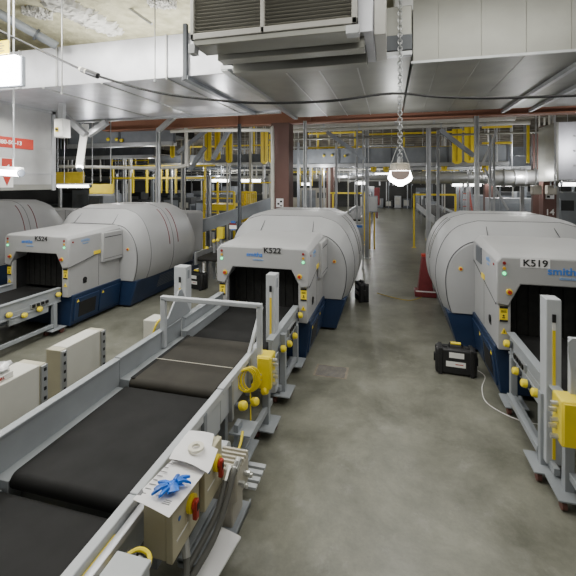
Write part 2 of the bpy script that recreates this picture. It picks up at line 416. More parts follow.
MB().box(-1.465, -1.405, 1.96, 3.14, .78, .852).box(-1.455, -1.43, 1.965, 3.14, .50, .79).build('side_rail', M['greyl'], r2, .006)
MB().box(-2.36, -1.5, 2.05, 3.1, .56, .66).build('bed', M['greyd'], r2)
for y in (2.3, 3.0): leg(r2, -1.52, y, .56, False); leg(r2, -2.44, y, .56, False)
r3 = empty('belt_conveyor', (0, 0, 0), 'worn brownish black belt conveyor with a pale seam, just before the gate', 'conveyor', 'belt conveyors feeding K522')
bl = belt(r3, -2.34, -1.49, 3.12, 4.22, .835, M['beltw'], .055)
MB().box(-2.34, -1.49, 3.557, 3.567, .8355, .837).build('belt_lacing', M['motor'], bl)
MB().box(-2.34, -2.30, 3.145, 4.2, .8352, .8365).build('belt_edge', M['belt'], bl)
MB().box(-2.50, -2.355, 3.18, 4.25, .60, .79).box(-2.52, -2.48, 3.175, 4.30, .76, .975).box(-2.535, -2.465, 3.175, 4.30, .975, .995).build('side_guard', M['grey'], r3, .004, label='tall grey left side guard')
MB().box(-1.465, -1.405, 3.145, 4.20, .80, .858).box(-1.455, -1.43, 3.145, 4.2, .54, .81).build('side_rail', M['greyl'], r3, .006)
MB().box(-2.34, -1.5, 3.2, 4.2, .60, .70).build('bed', M['greyd'], r3)
for y in (3.4,): leg(r3, -1.52, y, .6, False); leg(r3, -2.44, y, .6, False)
# posts and panel seams of the right side
for k, y in enumerate((2.55, 2.80, 3.35, 3.80)):
    par = r2 if k < 2 else r3
    MB().box(-1.44, -1.40, y - .025, y + .025, .46, .83).build('stiffener', M['greym' if k % 2 else 'strut'], par)
# --- infeed of K522
def infeed(cx, y0, y1, z, label, side=1, w=.49, group=None, mt='belt', knobs=True, plates=True, nk=3, skip=False):
    r = empty('infeed_conveyor', (cx, y0, 0), label, 'conveyor', group)
    L = y1 - y0
    belt(r, -w, w, .02, L + .25, z, M[mt], .05)
    for s in (-1, 1):
        x = s * (w + .05)
        MB().box(x - .02, x + .02, 0, L, z - .13, z + .09).box(x - .05, x + .035, 0, L, z + .085, z + .105).box(x - .035, x + .035, 0, L, z - .15, z - .125).build('side_rail', M['grey'], r, .004)
        for y in ((L - .14,) if skip and s == side else (.28, L - .14)): leg(r, x + s * .02, y, z - .13, plates)
        MB().bar((x + s * .02, .28, .16), (x + s * .02, L - .14, .16), .05, .06).build('brace', M['grey'], r, .004)
    MB().box(-w, w, .05, L, z - .22, z - .11).build('bed', M['greyd'], r)
    if knobs:
        x = side * (w + .07)
        for y, zz in [(L - q_, z + w_) for q_, w_ in (((.10, .0), (.48, -.14), (.76, -.15), (1.02, -.06)) if nk == 5 else ((.10, -.01), (.43, -.18), (.72, -.17), (1.02, -.11)))]: knob(r, (x + side * .01, y, zz), (side, 0, .15), .042)
        MB().box(x - side * .03, x + side * .005, L - .98, L - .26, z - .25, z - .05).build('side_plate', M['grey'], r, .004)
        MB().box(x, x + side * .03, L - .62, L - .28, z - .09, z - .02).build('connector_strip', M['strut'], r)
        o = MB()
        for k in range(4): o.box(x + side * .03, x + side * .045, L - .60 + k * .085, L - .55 + k * .085, z - .078, z - .03)
        each(o, 'socket', M['ink'], r)
    return r
infeed(-1.86, 4.24, 5.54, .76, 'infeed belt running under the gate bar into the K522 scanner', skip=True, nk=4)
infeed(1.95, 3.55, 5.20, .76, 'infeed belt entering the K519 scanner at the right photo edge', side=-1, skip=True, nk=4)
infeed(-6.26, 3.7, 5.72, .68, 'infeed belt with four yellow buttons entering the K524 scanner', nk=5)
infeed(-10.55, 3.6, 5.75, .68, 'infeed belt of the half hidden scanner at the left photo edge', knobs=False)
# left guard of the K522 infeed
o = MB().box(-2.50, -2.46, 4.34, 5.5, .70, .97).box(-2.53, -2.44, 4.34, 5.5, .97, .99).build('side_guard', M['grey'], None, .004)
tag(o, 'grey sheet side guard left of the belt running to K522 tunnel mouth', 'guard')
# --- gate frame over the belt
g = empty('gate_frame', (0, 3.9, 0), 'light grey tube gate spanning the belt in front of K522', 'gate frame')
def gate(x0, x1, z0, zt):
    MB().bar((x0, 0, z0), (x0, 0, zt), .055, .055).build('upright', M['greyl'], g, .006)
    MB().bar((x1, 0, z0), (x1, 0, zt), .055, .055).build('upright', M['greyl'], g, .006)
    MB().bar((x0 - .028, 0, zt), (x1 + .028, 0, zt), .055, .05).build('crossbar', M['greyl'], g, .008)
gate(-2.47, -1.33, .80, 1.355)
MB().prism([(.03, 1.0), (.62, 1.0), (.62, 1.02), (.42, 1.34), (.36, 1.34), (.12, 1.09), (.03, 1.07)], 'x', -2.50, -2.48).build('gusset', M['grey'], g)
# --- sensor posts
def sensor_post(x, y, z0, z1, label, w=.12):
    p = empty('sensor_post', (x, y, 0), label, 'post', 'grey light curtain posts')
    d = .15
    MB().box(-w / 2, w / 2, -d / 2, d / 2, z0, z1).build('box_section', M['greyl'], p, .006)
    MB().box(-.012, .012, -d / 2 - .006, -d / 2 + .004, z0 + .05, z1 - .27).build('yellow_strip', M['yel'], p)
    MB().box(-.012, .012, -d / 2 - .006, -d / 2 + .004, z1 - .27, z1 - .20).build('label_strip', M['wht'], p)
    MB().box(-.014, .014, -d / 2 - .01, -d / 2 + .004, z1 - .20, z1 - .13).build('sensor_eye', M['ink'], p)
    MB().box(w / 2 - .004, w / 2 + .003, -.03, .02, z1 - .16, z1 - .05).build('slot', M['greym'], p)
    return p
sensor_post(-1.37, 4.50, .16, 1.56, 'grey post with yellow strip right of the K522 tunnel mouth')
sensor_post(-2.64, 4.62, .2, 1.56, 'grey post left of the gate, between K522 and K524', .17)
sensor_post(1.40, 4.0, .16, 1.62, 'grey post with yellow strip before the K519 tunnel, right of aisle')
for (x, y, lab, s) in ((-1.30, 4.28, 'slanted grey stay bar leaning on the post right of K522 tunnel', 1), (1.50, 3.72, 'slanted grey stay bar leaning on the post before K519', -1)):
    o = MB().bar((x - .14 * s, y - .40, .84), (x - .14 * s, y + .02, 1.22), .035, .05).build('stay_bar', M['greyl'], None, .004); tag(o, lab, 'stay bar')
gp = at(573, 341, 3.45)
g = empty('gate_frame', (gp.x, 3.45, 0), 'light grey gate upright cut by the right photo edge', 'gate frame')
gate(0, 1.2, .80, gp.z)
MB().prism([(-.03, gp.z - .2), (.03, gp.z - .2), (.03, gp.z + .03), (-.02, gp.z + .03), (-.045, gp.z), (-.045, gp.z - .08)], 'y', -.035, -.028).build('corner_plate', M['greyl'], g)
# --- yellow enclosures
def yellow_box(loc, label, sx):
    p = empty('junction_box', loc, label, 'junction box', 'yellow junction boxes')
    MB().box(-.075, .075, -.09, .09, 0, .34).build('enclosure', M['yelb'], p, .012)
    MB().box(-.065, .065, -.102, -.088, .012, .328).build('cover', M['yelb'], p, .006)
    for k in range(5):
        z = .04 + k * .062
        MB().rod((sx * .075, -.02 + .03 * (k % 2), z), (sx * .125, -.02 + .03 * (k % 2), z), .019, 8).build('cable_gland', M['chrome'], p)
    for k, z in enumerate((.05, .10)):
        MB().tube([(sx * -.03, -.10, z + .05), (sx * -.045, -.15, z + .01), (sx * -.10, -.17, z - .03)], .017, 8).build('plug', M['yel'], p)
        MB().disc((sx * -.03, -.10, z + .055), .014, -.012, (0, 1, 0)).build('fixing_screw', M['chrome'], p)
    return p
yellow_box((-1.265, 3.93, .51), 'bright yellow junction box on the rail right of the K522 belt', 1)
yellow_box((1.30, 3.38, .70), 'bright yellow junction box by the right photo edge, beside K519 infeed', -1)
# coiled yellow cable
cb = MB()
for k in range(7):
    r = .088 + .006 * (k % 3); oy = -.02 + .008 * k; ph = k * .7
    pts = [(-1.365 + .008 * k + r * math.cos(a + ph) * .85, 3.60 + oy + r * math.cos(a + ph) * .35, .72 + r * 1.2 * math.sin(a + ph)) for a in [2 * PI * q / 16 for q in range(17)]]
    cb.tube(pts, .0075, 6, 2)
cb.tube([(-1.33, 3.62, .60), (-1.32, 3.60, .45), (-1.30, 3.55, .30)], .0075, 6)
tag(cb.build('coiled_cable', M['yelb']), 'coil of thin yellow cable hung beside the yellow box at K522 belt', 'cable')
def onside(x, y, X):                               # point of the photo on the plane at side distance X
    u = (x - 288) / F; ax = CF[0] + u * CR[0]; dd = X / ax
    return (X, (CF[1] + u * CR[1]) * dd, CAMH + (HY - y) / F * dd)
for k, (x, y, z) in enumerate((onside(241.5, 406, -1.30), onside(253.5, 402, -1.30), onside(263.5, 391, -1.27))):
    e = empty('emergency_button', (x, y, z), ['yellow dome button nearest the camera, below the coiled cable', 'yellow dome button under the coiled yellow cable, second from camera', 'small yellow dome button tucked below the yellow junction box'][k], 'button', 'yellow dome buttons below the coiled cable')
    MB().disc((-.05, 0, 0), .03, .06, (1, 0, 0)).build('base', M['greyd'], e)
    MB().dome((0, 0, 0), .042, .06, (1, -.4, .5)).build('button_cover', M['yelb'], e)
# long lower frame rail beside the aisle, casters plates
u = empty('support_frame', (-1.27, 0, 0), 'grey lower support frame with foot plates along the aisle side of K522 belt', 'frame')
MB().bar((0, 2.2, .26), (0, 4.1, .26), .05, .06).build('rail', M['grey'], u, .004)
for y in (3.95, 4.62):
    leg(u, 0, y, .80 if y > 4.5 else .52)
MB().box(-.12, .10, 3.0, 3.42, .26, .275).box(-.1, .12, 2.95, 3.0, .24, .275).build('step_plate', M['greym'], u)
sp = MB()
for k in range(4): sp.bar((.02, 2.95 + k * .075, .22), (.24, 2.95 + k * .075, .22), .045, .02)
sp.box(.0, .03, 2.9, 3.2, .19, .23).build('slotted_plate', M['greyl'], u)
MB().box(-.10, .10, 3.18, 3.4, .44, .455).build('cover_plate', M['greym'], u)
MB().box(-.06, -.02, 3.2, 3.3, .2, .52).build('bracket', M['greym'], u)
# far lower frame at K519
u = empty('support_frame', (1.33, 0, 0), 'grey lower support frame with foot plates and casters beside K519 infeed', 'frame')
for y in (4.02, 3.72): leg(u, .02 if y > 3.9 else .1, y, .75)
MB().bar((.12, 2.6, .24), (.12, 3.72, .24), .05, .06).build('rail', M['grey'], u, .004)
MB().bar((0, 4.05, .2), (0, 5.0, .2), .05, .06).build('rail', M['grey'], u, .004)
sp = MB()
for k in range(6): sp.box(.11, .13, 3.20 + k * .07, 3.24 + k * .07, .92, 1.0)
sp.build('hole_strip', M['ink'], u)
MB().box(.10, .14, 2.6, 3.70, .88, 1.04).build('rail', M['greyl'], u)

# ---------------------------------------------------------------- right side of the nearest conveyor
o = MB().box(-1.392, -1.345, -.6, 2.25, .775, .81).build('cable_tray', M['galvb'], None, .004)
tag(o, 'bright steel tray rail along the right side of nearest belt', 'rail')
o = empty('clip_rail', (-1.27, 0, 0), 'steel rail with black clips beside the nearest belt, bottom edge of photo', 'rail')
MB().box(-.045, .045, -.5, 1.75, .70, .735).build('channel', M['strut'], o, .003)
for k in range(9): MB().box(-.035, .025, .55 + k * .14, .62 + k * .14, .735, .765).build('clip', M['ink'], o, .003)
o = MB().tube([(-1.39, .9, .80), (-1.395, 1.3, .80), (-1.395, 1.75, .80)], .008, 6)
tag(o.build('yellow_cable', M['yelb']), 'thin yellow cable lying straight between the two right rails', 'cable')
o = MB().tube([(-1.34, 1.56, .70), (-1.32, 1.66, .74), (-1.26, 1.74, .765), (-1.19, 1.74, .765), (-1.16, 1.70, .75), (-1.19, 1.66, .70), (-1.23, 1.62, .60)], .012, 8)
tag(o.build('yellow_cable', M['yelb']), 'thick yellow cable looping over the grey box, bottom of photo', 'cable')
o = empty('grey_enclosure', (-1.125, 1.46, .53), 'plain grey metal box at the bottom photo edge beside the belt', 'box')
MB().box(-.085, .085, -.2, .075, 0, .42).build('body', M['greyl'], o, .008)
MB().box(-.09, .09, -.205, .08, .40, .43).build('lid', M['greyl'], o, .006)
MB().box(-.03, .03, -.03, .03, -.53, 0).build('stand', M['grey'], o)
def switch_box(x0, x1, y0, y1, z0, z1, label, zk):
    p = empty('switch_box', ((x0 + x1) / 2, (y0 + y1) / 2, z0), label, 'switch box', 'beige switch boxes beside the belt')
    w, d, h = (x1 - x0) / 2, (y1 - y0) / 2, z1 - z0
    MB().box(-w, w * .55, -d, d, 0, h).build('body', M['beige'], p, .008)
    MB().box(w * .55, w, -d - .004, d + .004, -.004, h + .004).build('cover', M['beige'], p, .006)
    k = MB().disc((w, d * .25, zk), .050, .022, (1, 0, 0), 20).build('rotary_switch', M['yelb'], p, label='yellow round switch plate')
    MB().disc((w + .02, d * .25, zk), .030, .02, (1, 0, 0)).box(w + .022, w + .052, d * .25 - .018, d * .25 + .018, zk - .085, zk + .03).build('handle', M['red'], k, .008, label='red turn handle')
    MB().box(w + .05, w + .054, d * .25 - .011, d * .25 + .011, zk - .03, zk + .012).build('padlock_slot', M['ink'], k)
    MB().box(w, w + .002, -d * .75, d * .1, zk - .10, zk - .09).build('label_strip', M['wht'], p)
    MB().disc((w, -d * .55, zk + .01), .012, .003, (1, 0, 0)).build('sticker', M['blue'], p)
    for yy in (-d * .5, d * .5): MB().rod((0, yy, 0), (0, yy, -.045), .018, 8).build('cable_gland', M['yeld'], p)
    return p
switch_box(-1.325, -1.14, 1.89, 2.19, .58, .885, 'nearest beige switch box, under the paper with blue gloves', .185)
switch_box(-1.29, -1.115, 2.22, 2.47, .60, .91, 'second beige switch box, under crumpled white bag', .20)
# papers
def sheet(name, corners, m, label, cat, curl=.0, n=8, group=None):
    a, b, c, d = [Vector(q) for q in corners]; mb = MB(); grid = []
    for i in range(n + 1):
        row = []
        for j in range(n + 1):
            u, v = i / n, j / n
            p = a * (1 - u) * (1 - v) + b * u * (1 - v) + c * u * v + d * (1 - u) * v
            row.append(mb.bm.verts.new(p + Vector((0, 0, curl * math.sin(u * PI) * .5 + curl * .4 * math.sin(v * 5 + u * 3)))))
        grid.append(row)
    for i in range(n):
        for j in range(n): mb.bm.faces.new([grid[i][j], grid[i + 1][j], grid[i + 1][j + 1], grid[i][j + 1]])
    o = mb.build(name, m, None, ang=60)
    s = o.modifiers.new('thickness', 'SOLIDIFY'); s.thickness = .002; s.offset = 1
    return tag(o, label, cat, group)
def level(x, y, z):                                # point of the photo on a level surface at height z
    u = (x - 288) / F; dd = (CAMH - z) / ((y - HY) / F)
    return ((CF[0] + u * CR[0]) * dd, (CF[1] + u * CR[1]) * dd, z)
pp = sheet('paper_sheet', [level(132.6, 499.6, .895), level(169, 518, .895), level(205.5, 472, .905), level(174, 458, .905)], M['paper'], 'printed white sheet lying under the blue gloves on nearest switch box', 'paper', .004)
pr = MB()
for k in range(9):
    y = 1.90 + k * .032; pr.box(-1.30 + .004 * k, -1.27 + .008 * (k % 3) + .004 * k, y, y + .006, .8945 + .0022 * k, .8952 + .0022 * k)
for k in range(3): pr.box(-1.16, -1.10, 1.865 + k * .012, 1.870 + k * .012, .8935, .895)
pr.box(-1.315, -1.29, 1.885, 1.93, .893, .8945)
pr.build('print', M['inkg'], pp).location = (-.06, .02, .006)
rg = random.Random(3)
def blob(c, rx, ry, rz, n=10, m=6, j=.25):
    rings = []
    for i in range(m + 1):
        a = -PI / 2 + PI * (i + .05) / (m + .1)
        rings.append([(c[0] + rx * math.cos(a) * math.cos(2 * PI * k / n) * (1 + rg.uniform(-j, j)), c[1] + ry * math.cos(a) * math.sin(2 * PI * k / n) * (1 + rg.uniform(-j, j)), c[2] + rz * math.sin(a) * (1 + rg.uniform(-j, j))) for k in range(n)])
    return rings
gx, gy = level(172, 487, .92)[:2]
gl = MB().loft(blob((gx, gy, .928), .060, .050, .012, 14, 6, .4))
for dx, dy, l in ((.045, .065, .016), (.065, .035, .02), (-.06, -.035, .012), (-.055, -.06, .018), (-.02, -.065, .01), (.0, .06, .015), (-.065, .0, .01)):
    gl.loft([[(gx + dx * t + ex * w, gy + dy * t + ey * w, .925 + z + l * math.sin(t * 2.4)) for ex, ey, z in ((-.012, .008, 0), (.012, -.008, 0), (.010, -.004, .012), (-.008, .010, .009))] for t, w in ((.4, 1.2), (.8, 1.1), (1.15, .9), (1.4, .4))])
tag(gl.build('nitrile_glove', M['glove'], None, ang=25), 'crumpled bright blue glove heap on the printed sheet', 'gloves')
sheet('plastic_bag', [level(169, 459, .93), level(208, 474, .925), level(218, 451, .93), level(182, 438, .935)], M['paper'], 'crumpled white bag on the second switch box under tape roll', 'bag', .022)
sheet('paper_sheet', [level(181, 442, .92), level(211, 448, .925), level(214, 435, .93), level(189, 430, .93)], M['paper'], 'folded white sheet behind the white bag, next to motor', 'paper', .012)
rl = MB()
ring = lambda r, z: [(level(196, 449, .95)[0] + r * math.cos(2 * PI * k / 24), level(196, 449, .95)[1] + r * math.sin(2 * PI * k / 24), z) for k in range(24)]
rl.loft([ring(.026, .952), ring(.050, .952), ring(.050, .968), ring(.026, .968), ring(.026, .952)], caps=False)
tag(rl.build('tape_roll', M['tape']), 'small cream ring of tape lying on the white bag', 'tape')
# gearmotor
gm = empty('gear_motor', (-1.11, 2.60, .46), 'beige ribbed gear motor behind the switch boxes', 'motor')
MB().box(-.10, .10, -.12, .12, 0, .20).build('housing', M['motor'], gm, .015)
fb = MB()
for k in range(6): fb.box(-.10, .10, -.11 + k * .04, -.092 + k * .04, .195, .222)
each(fb, 'cooling_fin', M['motor'], gm, .003)
MB().rod((-.22, .14, .16), (-.08, .14, .16), .065, 16).build('drive_drum', M['greyl'], gm)
gg = MB()
for k in range(4): gg.rod((.10, -.08 + k * .05, .12 - .05 * (k % 2)), (.145, -.08 + k * .05, .12 - .05 * (k % 2)), .017, 8)
each(gg, 'cable_gland', M['chrome'], gm)
MB().box(-.04, .06, -.1, .1, -.25, 0).build('mount', M['motor'], gm, .01)
for k, (pts, lab) in enumerate((([(-1.18, 2.08, .60), (-1.13, 2.02, .48), (-1.10, 1.92, .36), (-1.16, 1.8, .26), (-1.22, 1.7, .02)], 'grey hose from nearest switch box down to floor'),
                 ([(-1.02, 2.55, .72), (-1.02, 2.46, .70), (-1.03, 2.36, .58), (-1.06, 2.2, .44), (-1.16, 1.95, .30)], 'curved grey hose with metal collar running from motor, outermost'),
                 ([(-1.07, 2.5, .70), (-1.07, 2.42, .64), (-1.08, 2.3, .52), (-1.14, 2.12, .40), (-1.2, 1.9, .3)], 'curved grey hose between the switch boxes and outer hose'))):
    o = empty('conduit_hose', pts[0], lab, 'hose')
    L0 = Vector(pts[0])
    MB().tube([Vector(q) - L0 for q in pts], .019, 10, 5).build('hose', M['hose'], o)
    MB().rod((0, 0, 0), (Vector(pts[1]) - L0) * .9, .024, 10).build('collar', M['chrome'], o)
o = MB().tube([(-1.20, 3.08, .56), (-1.19, 3.0, .50), (-1.20, 2.9, .45), (-1.19, 2.8, .44)], .011, 6)
tag(o.build('yellow_cable', M['yelb']), 'short yellow cable hanging behind the gear motor', 'cable')
# tray and papers under the boxes
t = MB().box(-1.30, -1.00, 2.20, 2.74, .26, .275).box(-1.01, -1.0, 2.2, 2.74, .26, .30).build('shelf_tray', M['greym']); tag(t, 'grey metal drip tray low beside hoses', 'tray')
pp = sheet('paper_sheet', [(-1.16, 2.02, .29), (-1.02, 1.98, .29), (-.955, 2.42, .295), (-1.12, 2.46, .295)], M['paper'], 'pale paper stack lying on the low grey tray', 'paper', .004)
pp.modifiers['thickness'].thickness = .012
# left cabinets
def cabinet(x0, x1, y0, y1, z0, z1, label):
    p = empty('control_cabinet', ((x0 + x1) / 2, (y0 + y1) / 2, z0), label, 'cabinet', 'cream cabinets left of the belt')
    w, d, h = (x1 - x0) / 2, (y1 - y0) / 2, z1 - z0
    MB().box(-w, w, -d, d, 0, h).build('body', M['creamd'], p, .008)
    MB().box(-w + .002, w + .004, -d + .07, d - .07, .004, h + .006).build('cover', M['cream'], p, .008)
    for yy in (-d, d - .06):
        MB().box(w - .004, w + .02, yy, yy + .06, .01, h - .01).build('hinge_strip', M['strut'], p)
        for k in range(6): MB().box(w + .018, w + .026, yy + .02, yy + .042, h - .06 - k * .085, h - .032 - k * .085).build('latch', M['ink'], p)
    MB().box(-.04, .04, -.04, .04, -z0, 0).build('stand', M['grey'], p)
cabinet(-3.34, -3.16, 3.17, 3.78, .35, .985, 'cream control cabinet left of the belt, nearer K524 scanner')
cabinet(-3.24, -2.99, 1.95, 2.84, .35, 1.04, 'cream control cabinet at the left photo edge with a bag on top')
o = empty('carton', (-3.12, 2.42, 1.047), 'white open carton with red print on the left cabinet', 'box')
MB().box(-.09, .09, -.16, .14, 0, .045).build('body', M['wht'], o, .004)
text('lettering', 'DELL', .03, M['red'], o, (.092, .03, .022), RIGHT)
gl = MB().loft(blob((-3.12, 2.52, 1.125), .07, .08, .035, 12, 6, .35))
tag(gl.build('plastic_bag', M['plas'], None, ang=80), 'crumpled clear plastic bag on the white carton', 'bag')
o = empty('relay_box', (-2.98, 4.50, .62), 'small cream box with red button and yellow cable left of gate', 'box')
MB().box(-.09, .09, -.12, .12, 0, .27).build('body', M['cream'], o, .01)
MB().disc((-.09, -.02, .10), .03, -.03, (1, 0, 0)).build('push_button', M['red'], o)
MB().tube([(.06, -.13, .02), (.07, -.14, .12), (.10, -.10, .24), (.12, .02, .28)], .013, 6).build('cable', M['yelb'], o)
MB().box(-.03, .03, -.03, .03, -.62, 0).build('stand', M['grey'], o)
o = empty('relay_box', (-2.78, 4.86, .72), 'small pale box behind the grey post left of K522 belt', 'box')
MB().box(-.06, .06, -.08, .08, 0, .12).build('body', M['cream'], o, .008)
MB().box(-.02, .02, -.02, .02, -.72, 0).build('stand', M['grey'], o)

# ---------------------------------------------------------------- cases, cone, drain, cables on the floor
def hard_case(loc, label, w, h, d, rz, yellow=True):
    p = empty('hard_case', loc, label, 'case', rz=rz)
    MB().box(-w / 2, w / 2, -d / 2, -.004, 0.01, h).build('shell', M['black'], p, .03)
    MB().box(-w / 2, w / 2, .004, d / 2, 0.01, h).build('shell', M['black'], p, .03)
    for x in (-w * .38, w * .38): MB().box(x - .025, x + .025, -d / 2 - .012, d / 2 + .012, 0, h + .008).build('rib', M['black'], p, .008)
    for x in (-w * .27, w * .27): MB().box(x - .03, x + .03, -.035, .035, h - .01, h + .015).build('latch', M['black'], p, .005)
    for q in (-1, 1): MB().box(q * (w / 2 - .01), q * (w / 2 + .02), -.03, .03, h * .4, h * .7).build('side_latch', M['black'], p, .006)
    hd = MB().tube([(-.08, 0, h), (-.075, 0, h + .05), (.075, 0, h + .05), (.08, 0, h)], .011, 8, 2).build('handle', M['black'], p)
    if yellow: MB().rod((-.065, -.004, h + .052), (.065, -.004, h + .052), .02, 10).build('grip', M['yelb'], hd, label='yellow handle grip')
    MB().box(-.09, .10, -d / 2 - .004, -d / 2 + .01, h * .68, h * .88).build('label', M['wht'], p)
    l = MB().box(-.13, .12, -d / 2 - .004, -d / 2 + .01, h * .34, h * .54).build('label', M['wht'], p)
    MB().box(-.01, .09, -d / 2 - .006, -d / 2 - .003, h * .43, h * .46).build('print', M['red'], l)
    return p
hard_case((.885, 5.86, 0), 'black hard case with yellow handle grip on the floor by K519', .53, .36, .20, -.06)
hard_case((-4.70, 8.9, 0), 'black hard case with yellow grip on the floor between K524 and K522', .55, .40, .24, -.25)
hard_case((-.62, 8.95, 0), 'black hard case standing behind the right side of K522 drum', .40, .40, .2, -1.2, False)
c = empty('safety_cone', (.80, 9.72, 0), 'dark red stand with square base beside the K519 drum', 'cone')
MB().box(-.24, .24, -.2, .2, 0, .13).build('base', M['redd'], c, .02)
MB().loft([[(x, y, z) for x, y in ((-w, -w), (w, -w), (w, w), (-w, w))] for w, z in ((.17, .13), (.08, .92))]).build('body', M['redd'], c, .015)
MB().box(-.085, .085, -.085, .085, .92, .98).build('cap', M['red'], c, .01)
MB().box(-.22, .22, -.202, -.19, .125, .15).build('band', M['wht'], c)
dr = empty('floor_drain', (-.80, 5.46, 0), 'small square rusty drain grate in the aisle floor right of K522', 'drain')
MB().box(-.23, .23, -.17, .17, 0, .004).build('frame', M['rust'], dr)
db = MB()
for k in range(9): db.box(-.20, .20, -.145 + k * .034, -.132 + k * .034, .004, .007)
db.build('grate', M['greyd'], dr)
def onfloor(x, y):
    u = (x - 288) / F; dd = CAMH / ((y - HY) / F)
    return ((CF[0] + u * CR[0]) * dd, (CF[1] + u * CR[1]) * dd, .006)
o = MB().tube([onfloor(*q) for q in ((478, 371), (485, 377), (482, 388), (485, 401), (498, 411), (520, 421), (540, 425))], .005, 6, 6)
tag(o.build('floor_cable', M['wht']), 'thin pale cable curving on the floor left of K519 infeed', 'cable')
o = MB().tube([(-.3, 9.6, .008), (.1, 9.3, .008), (.45, 9.2, .008), (.75, 9.6, .008)], .007, 6, 6)
tag(o.build('floor_cable', M['yeld']), 'thin tan cable crossing the aisle floor near the red stand', 'cable')

# ---------------------------------------------------------------- ducts overhead
DZ = 4.3
def plate_seams(par, pts, m='seam', w=.012):
    s = MB()
    for a, b in pts: s.bar(a, b, w, w)
    return each(s, 'seam', M[m], par)
# right big duct
d = empty('air_duct', (0, 0, 0), 'huge grey sheet duct filling the upper right, above the lamp chain', 'duct')
MB().box(.30, 9.0, 5.62, 9.60, DZ, 5.74).build('duct_body', M['galvd'], d, .01)
plate_seams(d, [((x, 5.615, DZ), (x, 5.615, 5.74)) for x in [at(q, 50, 5.62).x for q in (439, 482, 527, 572)]] + [((x, 5.62, DZ - .003), (x + .1, 9.6, DZ - .003)) for x in [at(q, 50, 5.62).x for q in (439, 482, 527)]], 'galvd', .014)
MB().box(.28, 9.0, 5.60, 5.64, DZ - .012, DZ + .02).build('flange', M['strut'], d)
for x, x2 in ((2.45, 2.45), (3.0, 3.0)):
    MB().bar((x, 5.7, DZ - .05), (x2, 9.7, DZ - .05), .07, .06).build('hanger_channel', M['strut'], d)
MB().box(.05, .30, 5.45, 9.6, DZ + .65, 5.74).build('end_frame', M['galv'], d, .01)
# centre duct beneath the louvre unit
d = empty('air_duct', (0, 0, 0), 'flat grey duct underside in the centre, below the louvred unit', 'duct')
MB().box(-2.30, .27, 5.2, 9.55, DZ, DZ + .62).build('duct_body', M['galvd'], d, .01)
plate_seams(d, [((x, 5.2, DZ - .003), (x, 9.55, DZ - .003)) for x in (-1.5, -1.0, -.45)], 'galv', .018)
MB().box(-2.34, -2.24, 5.15, 9.55, DZ - .05, DZ + .04).box(-2.34, .27, 5.14, 5.24, DZ - .03, DZ + .02).build('flange', M['strut'], d)
MB().box(-2.3, .27, 5.12, 5.19, DZ + .03, DZ + .22).build('dark_band', M['greyd'], d)
# left duct
d = empty('air_duct', (0, 0, 0), 'bright silver duct across the upper left, under the sprayed ceiling', 'duct')
MB().box(-12.5, -2.42, 5.45, 8.6, DZ, 4.98).build('duct_body', M['galvb'], d, .01)
plate_seams(d, [((x, 5.44, DZ), (x, 5.44, 4.98)) for x in (-3.4, -5.5, -6.3)] + [((x, 5.45, DZ - .003), (x, 8.6, DZ - .003)) for x in (-3.4, -4.6, -5.8)], 'galv', .03)
MB().box(-3.10, -3.0, 5.40, 8.6, DZ - .06, DZ).build('flange', M['greym'], d)
MB().box(-3.08, -3.02, 5.39, 5.45, DZ - .06, 5.1).build('corner_angle', M['greyd'], d)
MB().box(-12.5, -2.42, 8.55, 8.66, DZ - .05, DZ + .03).build('flange', M['strut'], d)
# vertical drop panel with red sign
d = empty('air_duct', (0, 0, 0), 'large flat grey duct panel hanging at the left with red sign', 'duct')
DX = -7.55
MB().box(DX - 1.2, DX, 4.2, 7.40, 2.50, DZ).build('duct_body', M['galv'], d, .01)
MB().box(DX - .01, DX + .03, 4.2, 7.42, 2.84, 2.87).build('seam_bar', M['strut'], d)
MB().box(DX - .01, DX + .02, 7.32, 7.42, 2.48, DZ).build('flange', M['strut'], d)
MB().box(DX - .01, DX + .02, 4.2, 7.42, DZ - .06, DZ).build('flange', M['strut'], d)
MB().box(DX - .01, DX + .012, 4.2, 7.3, 2.5, 2.62).build('flange', M['galvd'], d)
MB().box(DX - .004, DX + .006, 4.2, 7.3, 3.42, 3.43).build('seam', M['strut'], d)
sg = empty('duct_sign', (DX + .014, 6.05, 3.48), 'red strip sign with white characters on the hanging duct panel', 'sign')
MB().box(-.006, .006, -.9, .78, -.11, .11).build('plate', M['red'], sg)
text('lettering', 'T7 UB - 3T-480-SC-13', .115, M['wht'], sg, (.010, -.06, 0), RIGHT, .003, 1.05)
sg = empty('arrow_sign', (DX + .014, 6.22, 2.86), 'red arrow symbol on white near the lower left tube lamp', 'sign')
MB().box(-.006, .006, -.14, .14, -.30, .30).build('plate', M['wht'], sg)
MB().prism([(-.11, .29), (.11, .29), (.11, -.02), (0, -.27), (-.11, -.02)], 'x', .006, .012).build('arrow', M['red'], sg)
text('lettering', '4', .26, M['wht'], sg, (.016, 0, .06), RIGHT)
